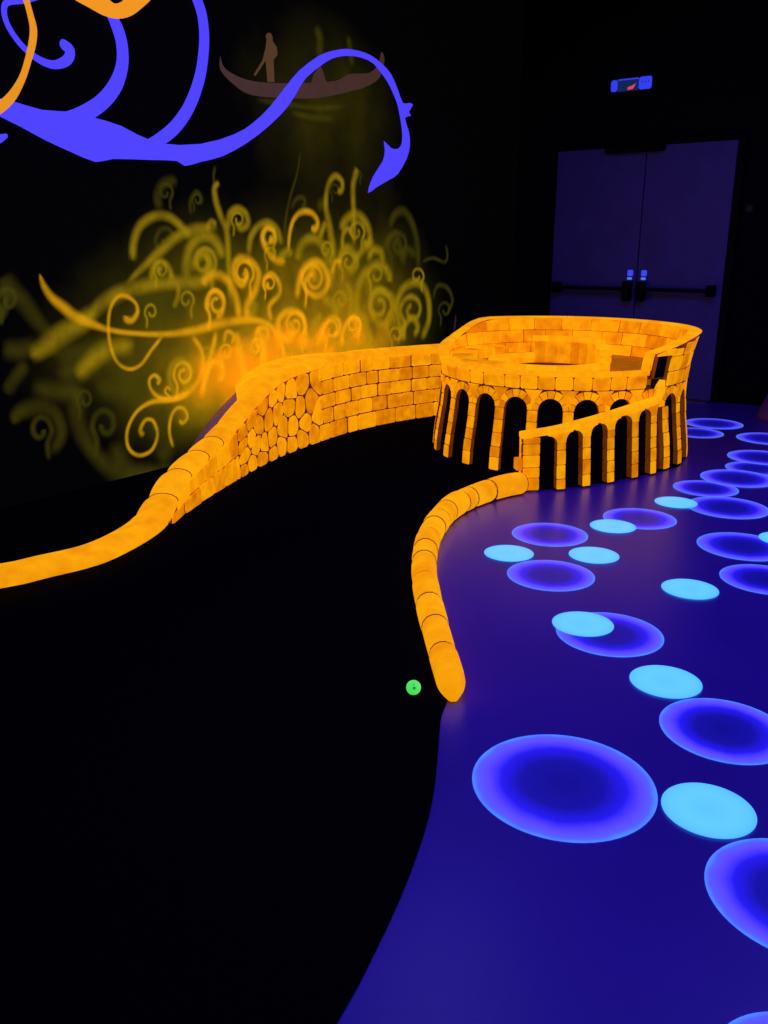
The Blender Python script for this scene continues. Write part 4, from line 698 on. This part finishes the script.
# far section: courses of squared blocks
vr = VR
for r in range(5):
    u = uC+.002+(r % 2)*.05
    while u < uE-.01:
        e = u+random.uniform(.11, .21)
        if uE-e < .07: e = uE
        j0 = random.uniform(-.012, .012)
        piece('wall_stone', chamf(u+.002, e-.002, vr[r]+.006, vr[r+1]-.006, .014), SF, -.013, .010+random.uniform(-.004, .005), STONE, BW, WO, .008); u = e
# shoulder that slopes from the coping back up to the mural wall: bare plum-grey at the low end, painted further up
LEDGE = plain('plum_grey_ledge', (.62, .30, .34), .6, noise=.15)
SHB = [(.42, .012), (.50, .056), (.671, .239), (.802, .342), (.917, .402), (1.117, .504), (1.40, .545), (1.704, .54), (2.148, .515), (2.783, .49)]
SHU = [wu(-.95, 4.06), wu(-.92, 4.22), wu(-.865, 4.43), wu(-.815, 4.62), wu(-.76, 4.82), wu(-.66, 5.12), wu(-.50, 5.5), wu(-.30, 5.83), wu(.02, 6.22), wu(.42, 6.56)]
SH = catmull([tuple(list(SW(a, wh(a)-.03, -.085))+[M0[0]+D[0]*b_[0]+NR[0]*.03, M0[1]+D[1]*b_[0]+NR[1]*.03, b_[1]]) for a, b_ in zip(SHU, SHB)], 5)
def shoulder(name, i0, i1, mat):
    q = SH[i0:i1+1]; v = []
    for p in q:
        A_, B_ = p[:3], p[3:]
        if name == 'ledge': B_ = tuple(x+(y-x)*.62 for x, y in zip(A_, B_))
        M_ = [(x+y)/2 for x, y in zip(A_, B_)]; M_[2] += .01
        v += [A_, tuple(M_), B_, (B_[0], B_[1], max(B_[2]-.03, .009)), (A_[0], A_[1], A_[2]-.03)]
    f = [(i*5+j, i*5+(j+1) % 5, (i+1)*5+(j+1) % 5, (i+1)*5+j) for i in range(len(q)-1) for j in range(5)]+[tuple(range(5)), tuple((len(q)-1)*5+j for j in range(5))]
    return mk(name, v, f, mat, BW, WO)
shoulder('ledge', 0, 21, LEDGE)['label'] = 'bare plum grey ledge'
shoulder('shoulder', 21, len(SH)-1, COPING)

# ------------------------------------------------------------- right-hand stone curb
KP = [(.726, 4.398, .060), (.6, 4.315, .060), (.427, 4.129, .058), (.296, 3.893, .056), (.198, 3.54, .053), (.157, 3.185, .050), (.157, 2.842, .048), (.174, 2.516, .046), (.197, 2.19, .043)]
KC = Path(KP)
KB = tag(empty('stone_curb', (.16, 3.0, 0)), 'orange glowing curb of rounded stones curving between black lane and blue floor', 'curb'); KO = (.16, 3.0, 0)
def SK(u, v, w): q, t = KC.at(u); return (q[0]+t[1]*w, q[1]-t[0]*w, v)
uu = [.004+(KC.len-.05)*i/60 for i in range(61)]
def pc(u): R = KC.at(u)[0][2]*.90; return [(.0075+max(0, R*.82+R*sin(x)), R*cos(x)) for x in [-.95+i*(pi+1.9)/9 for i in range(10)]]
v, f = strip(SK, uu, pc); mk('core', v, f, MORTAR, KB, KO, smooth=True)
js = [0, .24, .41, .50, .68, .82, .93, 1.08, 1.23, 1.36, 1.58, 1.79, 1.98, 2.17, KC.len+.02]
js = [j*KC.len/2.40 if j < KC.len else j for j in js]; js[-1] = KC.len
for k, (a, b_) in enumerate(zip(js, js[1:])):
    last = k == len(js)-2; m = 7 if not last else 9
    dk = .005; uu = [a+.001, a+.001+dk]+[a+.001+dk+(b_-a-.002-2*dk)*i/m for i in range(1, m)]+[b_-.001-dk, b_-.001]
    bulge = random.uniform(.97, 1.04)
    def pr(u):
        R = KC.at(u)[0][2]*bulge; t = (u-a)/(b_-a); e = 1-.10*abs(2*t-1)**8; g = 1.0
        if last and t > .5: e = sqrt(max(.03, 1-((t-.5)/.505)**4)); g = .35+.65*e
        return [(.0075+max(0, R*.82+R*sin(x)*(1 if last and t > .5 else e))*g, R*cos(x)*e) for x in [-.95+i*(pi+1.9)/11 for i in range(12)]]
    v, f = strip(SK, uu, pr); nf = 12; q = len(uu)-2
    mk('curb_stone', v, f, COPING, KB, KO, smooth=True, mat2=JOINT, dark=list(range(nf))+([] if last else list(range(q*nf, (q+1)*nf))))

# ------------------------------------------------------------- circles painted on the floor
def disc_mat(name, stops, es, speck):
    m, nt, b = newmat(name); N = nt.nodes.new; L = nt.links.new
    tc = N('ShaderNodeTexCoord'); ln = N('ShaderNodeVectorMath'); ln.operation = 'LENGTH'
    fl = N('ShaderNodeVectorMath'); fl.operation = 'MULTIPLY'; fl.inputs[1].default_value = (1, 1, 0); L(tc.outputs['Object'], fl.inputs[0]); L(fl.outputs[0], ln.inputs[0])
    nz = N('ShaderNodeTexNoise'); nz.inputs['Scale'].default_value = 3; nz.inputs['Detail'].default_value = 6; L(tc.outputs['Object'], nz.inputs['Vector'])
    ad = N('ShaderNodeMath'); ad.operation = 'MULTIPLY_ADD'; ad.inputs[1].default_value = .10; L(nz.outputs['Fac'], ad.inputs[0]); L(ln.outputs['Value'], ad.inputs[2])
    sb = N('ShaderNodeMath'); sb.operation = 'SUBTRACT'; sb.inputs[1].default_value = .05; L(ad.outputs[0], sb.inputs[0])
    r = N('ShaderNodeValToRGB'); e = r.color_ramp.elements
    e[0].position, e[0].color = stops[0][0], (*stops[0][1], 1); e[1].position, e[1].color = stops[-1][0], (*stops[-1][1], 1)
    for p, c in stops[1:-1]: q = r.color_ramp.elements.new(p); q.color = (*c, 1)
    L(sb.outputs[0], r.inputs['Fac'])
    vz = N('ShaderNodeTexVoronoi'); vz.inputs['Scale'].default_value = 26; L(tc.outputs['Object'], vz.inputs['Vector'])
    mr = N('ShaderNodeMapRange'); mr.inputs['From Min'].default_value = .10; mr.inputs['From Max'].default_value = .03; mr.inputs['To Min'].default_value = 0; mr.inputs['To Max'].default_value = speck; L(vz.outputs['Distance'], mr.inputs['Value'])
    mx = N('ShaderNodeMix'); mx.data_type = 'RGBA'; mx.inputs['B'].default_value = (.25, .3, 1, 1); L(mr.outputs[0], mx.inputs['Factor']); L(r.outputs['Color'], mx.inputs['A'])
    L(mx.outputs['Result'], b.inputs['Base Color']); L(mx.outputs['Result'], b.inputs['Emission Color']); b.inputs['Emission Strength'].default_value = es
    b.inputs['Roughness'].default_value = .35; b.inputs['Specular IOR Level'].default_value = .35
    return m
RINGM = disc_mat('blue_ring_paint', [(0, (.006, .004, .22)), (.45, (.008, .006, .30)), (.68, (.020, .012, .72)), (.84, (.12, .075, 1.0)), (.94, (.10, .13, 1.0)), (1.0, (.08, .30, 1.0))], .80, .25)
SOLIDM = disc_mat('pale_cyan_disc_paint', [(0, (.12, .62, 1.0)), (.6, (.14, .68, 1.0)), (.9, (.12, .62, 1.0)), (1.0, (.09, .55, 1.0))], .85, .0)
def floor_circle(name, x, y, r, z, mat, label, grp):
    n = 64; v = []; 
    for zz, k in ((0, 1), (.0008/r*0+.0009, 1)): v += [(cos(2*pi*i/n)*k, sin(2*pi*i/n)*k, zz) for i in range(n)]
    o = mk(name, v, [tuple(range(n)), tuple(range(n, 2*n))]+[(i, (i+1) % n, (i+1) % n+n, i+n) for i in range(n)], mat)
    o.location = (x, y, z); o.scale = (r, r, 1); tag(o, label, 'floor marking', grp); return o
GR, GS = 'violet blue rings painted on the floor', 'pale cyan discs painted on the floor'
RINGS = [(.433, 1.81, .219, 0, 'largest whole violet ring, touching the pale disc beside it'),
 (.828, 1.428, .178, 0, 'violet blue ring cut off by the frame next to a touching pale disc'),
 (.915, 2.055, .168, 0, 'violet blue ring just below a lone pale disc, above the largest ring\'s pale disc'),
 (.756, 2.659, .176, 0, 'violet blue ring half covered by a pale disc on its left end'),
 (1.485, 3.157, .165, 0, 'violet blue ring right below the wider ring beside the small pale disc'),
 (1.555, 3.547, .189, 0, 'wide violet blue ring with a small pale disc overlapping its right end'),
 (.659, 3.201, .171, 0, 'violet blue ring below two pale discs close to the stone curb'),
 (.748, 3.708, .169, 0, 'violet blue ring above two pale discs near the arcade end post'),
 (1.221, 3.948, .17, 0, 'violet blue ring overlapped on its left by a pale disc in front of the arcade'),
 (1.711, 4.132, .195, 0, 'large violet blue ring overlapped by a pale disc at its left tip'),
 (1.727, 4.484, .167, 1, 'violet blue ring touching the large ring with the pale disc at its tip'),
 (1.981, 4.695, .198, 2, 'wide violet ring between the ring touching the large ring and a mostly hidden ring'), (2.181, 4.921, .173, 1, 'violet blue ring mostly hidden between two wider overlapping rings'), (2.326, 5.199, .199, 2, 'violet blue ring overlapping the mostly hidden ring, on the doors\' side'), (2.597, 5.751, .199, 0, 'lone violet blue ring between the pair by the doors and the overlapping rings'),
 (2.421, 6.27, .203, 1, 'violet blue ring lying closest to the double doors'),
 (2.185, 5.947, .178, 0, 'violet blue ring half under the ring closest to the double doors'),
 (.655, 1.005, .150, 1, 'violet blue ring of which only the upper edge shows at the frame')]
for x, y, r, lv, lb in RINGS: floor_circle('floor_ring', x, y, r, .0006+lv*.0010, RINGM, lb, GR)
SOL = [(.746, 1.705, 'pale cyan disc touching the largest violet ring'), (.839, 2.32, 'lone pale cyan disc just above a violet ring'), (.683, 2.733, 'pale cyan disc lying over the left end of a violet ring'),
 (1.158, 3.05, 'lone pale cyan disc with no ring touching it, beside the two wide rings'), (1.772, 3.634, 'pale cyan disc overlapping the right end of a wide violet ring'), (.528, 3.451, 'pale cyan disc nearest the stone curb'),
 (.882, 3.427, 'pale cyan disc between two violet rings and opposite the curb disc'), (1.061, 3.821, 'pale cyan disc over the left end of the ring before the arcade'), (1.48, 4.214, 'pale cyan disc at the tip of the large ring beside the arcade')]
for x, y, lb in SOL: floor_circle('floor_disc', x, y, .104, .0030, SOLIDM, lb, GS)

# ------------------------------------------------------------- golf ball
GB = tag(empty('golf_ball', (.085, 2.236, .007)), 'small glowing green golf ball on black carpet beside the curb end', 'golf ball')
GREEN = plain('fluorescent_green_ball', (.1, .9, .12), .4, (.10, .95, .13), .75); GDARK = plain('dark_green_print', (.01, .25, .02), .4, (.005, .30, .01), .5)
bm = bmesh.new(); bmesh.ops.create_icosphere(bm, subdivisions=4, radius=.0213)
bm2 = bmesh.new(); bmesh.ops.create_icosphere(bm2, subdivisions=3, radius=1); dims = [v_.co.normalized() for v_ in bm2.verts]; bm2.free()
for v_ in bm.verts:
    n_ = v_.co.normalized(); dm = max(n_.dot(d_) for d_ in dims); v_.co = n_*(.0213-.0009*max(0, (dm-.994)/.006))
me = bpy.data.meshes.new('ball'); bm.to_mesh(me); bm.free(); me.materials.append(GREEN)
for p in me.polygons: p.use_smooth = True
bo = bpy.data.objects.new('ball', me); COL.objects.link(bo); bo.parent = GB; bo.location = (0, 0, .0213)
# printed mark on the ball: small dark spot facing the lane start
dv = (-.03/1.0, -.80, .45); l = sqrt(sum(c*c for c in dv)); dv = [c/l for c in dv]; a1 = (1, 0, 0); a2 = (0, dv[2], -dv[1])
def spot(cu, cv, r, n=12):
    v = []
    for i in range(n):
        p = [dv[k]+(a1[k]*(cu+r*cos(2*pi*i/n))+a2[k]*(cv+r*sin(2*pi*i/n))) for k in range(3)]; q = sqrt(sum(c*c for c in p)); v.append(tuple(c/q*.0216 for c in p))
    return mk('printed_mark', v+[tuple(c*.95 for c in p) for p in v], [tuple(range(n))]+[(i, (i+1) % n, (i+1) % n+n, i+n) for i in range(n)], GDARK, bo)
spot(.08, -.12, .2); spot(.0, .38, .1)

# ------------------------------------------------------------- flared plinth at the right edge of the view
PLUM = plain('dull_plum_plinth', (.20, .07, .16), .6, noise=.2)
PX, PY = 3.12, 6.42
PN = empty('flared_plinth', (PX, PY, 0)); tag(PN, 'dim plum flared plinth standing on floor right of the doors', 'plinth')
def lathe(name, prof_, mat, n=32):
    v = [(r*cos(2*pi*i/n), r*sin(2*pi*i/n), z) for r, z in prof_ for i in range(n)]
    f = [(k*n+i, k*n+(i+1) % n, (k+1)*n+(i+1) % n, (k+1)*n+i) for k in range(len(prof_)-1) for i in range(n)]+[tuple(range(n)), tuple((len(prof_)-1)*n+i for i in range(n))]
    return mk(name, v, f, mat, PN, smooth=True)
lathe('base', [(.31, .001), (.30, .03), (.265, .12), (.23, .22), (.21, .33)], PLUM); lathe('cap', [(.21, .33), (.22, .335), (.22, .365), (.20, .375)], BLACK)

# ------------------------------------------------------------- murals on the left wall
def ribbon(name, st, mat, parent, y, grow=1.5):
    P = catmull(st, 6); v = []; f = []; fe = []; offs = (-1, -.5, 0, .5, 1)
    for i, (s, z, w_) in enumerate(P):
        a = P[max(i-1, 0)]; b_ = P[min(i+1, len(P)-1)]; tx, tz = b_[0]-a[0], b_[1]-a[1]; l = sqrt(tx*tx+tz*tz) or 1; nx, nz = -tz/l, tx/l
        h = max(w_, .006)*.5*grow; end = min(i, len(P)-1-i); ef = min(1, (end+.15)/3)
        for o_ in offs: v.append((s+nx*h*o_, -y, z+nz*h*o_)); fe.append((1-abs(o_))*ef)
    for i in range(len(P)-1):
        for j in range(4): f.append((i*5+j, i*5+j+1, i*5+j+6, i*5+j+5))
    o = mk(name, v, f, mat, parent); at = o.data.attributes.new('feather', 'FLOAT', 'POINT')
    for i, x in enumerate(fe): at.data[i].value = x
    return o
def solid_ribbon(name, st, mat, parent, y, th=.0015):
    P = catmull(st, 6); L_, R_ = [], []
    for i, (s, z, w_) in enumerate(P):
        a = P[max(i-1, 0)]; b_ = P[min(i+1, len(P)-1)]; tx, tz = b_[0]-a[0], b_[1]-a[1]; l = sqrt(tx*tx+tz*tz) or 1; nx, nz = -tz/l, tx/l
        L_.append((s+nx*w_/2, z+nz*w_/2)); R_.append((s-nx*w_/2, z-nz*w_/2))
    # rounded tip
    s, z, w_ = P[-1]; a = P[-2]; ang = atan2(s-a[0], 1)*0+atan2(z-a[1], s-a[0])
    tip = [(s+w_/2*cos(ang+pi/2-pi*k/6), z+w_/2*sin(ang+pi/2-pi*k/6)) for k in range(1, 6)]
    v = []; f = []
    n = len(P)
    for yy in (-y, -y+th): v += [(a_, yy, b__) for a_, b__ in L_]+[(a_, yy, b__) for a_, b__ in R_]+[(a_, yy, b__) for a_, b__ in tip]
    m = 2*n+5
    for base in (0, m):
        f += [(base+i, base+i+1, base+n+i+1, base+n+i) for i in range(n-1)]; f.append(tuple([base+n-1]+[base+2*n+k for k in range(5)]+[base+2*n-1]))
    loop = list(range(n))+[2*n+k for k in range(5)]+list(range(2*n-1, n-1, -1))
    f += [(loop[i], loop[(i+1) % len(loop)], loop[(i+1) % len(loop)]+m, loop[i]+m) for i in range(len(loop))]
    return mk(name, v, f, mat, parent)
def solid_poly(name, pts, mat, parent, y, th=.0015, smooth_n=0):
    if smooth_n:
        q = catmull(list(pts)+[pts[0]], smooth_n)[:-1]; pts = q
    n = len(pts); v = [(a, -y, b_) for a, b_ in pts]+[(a, -y+th, b_) for a, b_ in pts]
    o = mk(name, v, [tuple(range(n)), tuple(range(n, 2*n))]+[(i, (i+1) % n, (i+1) % n+n, i+n) for i in range(n)], mat, parent)
    bm = bmesh.new(); bm.from_mesh(o.data); bmesh.ops.triangulate(bm, faces=[f_ for f_ in bm.faces if len(f_.verts) > 4], ngon_method='EAR_CLIP'); bm.to_mesh(o.data); bm.free(); return o
WALLPT = (M0[0], M0[1], 0)
sw = tag(empty('swirl_mural', WALLPT, AZ), 'airbrushed amber and olive curling swirls painted above the stone wall', 'mural')
lay = .0010
for st in OLIVE[:-4]: ribbon('faint_swirl', st, OLIVE_P, sw, lay, 2.1); lay += .00012
for st in OCHRE: ribbon('ochre_swirl', st, OCHRE_P, sw, lay, 2.1); lay += .00012
for st in AMBER: ribbon('amber_swirl', st, AMBER_P, sw, lay, 1.7); lay += .00012
ribbon('plum_stroke', [(3.56, .56, .03), (3.58, .62, .03), (3.585, .70, .02)], PLUM_P, sw, lay, 1.5)
gd = tag(empty('gondola_mural', WALLPT, AZ), 'dim brown painted gondola with standing boatman behind the blue scroll', 'mural')
for st in OLIVE[-4:]: ribbon('water_reflection', st, OLIVE_P, gd, .0010, 1.7)
solid_poly('hull', HULL, GONDOLA_P, gd, .0040, smooth_n=3); solid_poly('boatman', BOATMAN, FIGURE_P, gd, .0050, th=.0008); solid_poly('passenger', PASSENGER, GONDOLA_P, gd, .0050, th=.0008)
bl = tag(empty('scroll_mural', WALLPT, AZ), 'bright blue painted scroll with branches, curl and pointed leaf tip', 'mural')
solid_poly('stem', BLUE_STEM, BLUE_P, bl, .0085, smooth_n=2)
for k, st in enumerate(BLUE_BRANCH): solid_ribbon('branch', st, BLUE_P, bl, .0085+.0003*(k+1))
for st in BLUE_CURL: solid_ribbon('curl', st, BLUE_P, bl, .0092)
orr = tag(empty('scroll_mural', WALLPT, AZ), 'orange painted vine and leaf crossing the blue scroll', 'mural')
for st in ORANGE_VINE: solid_ribbon('vine', st, VINE_P, orr, .0110)
lf = solid_poly('leaf', ORANGE_LEAF, ORANGE_P, orr, .0115, smooth_n=3)
solid_poly('leaf_vein', ORANGE_LEAF_HOLE, BLACK, lf, .0122, th=.0006, smooth_n=2)
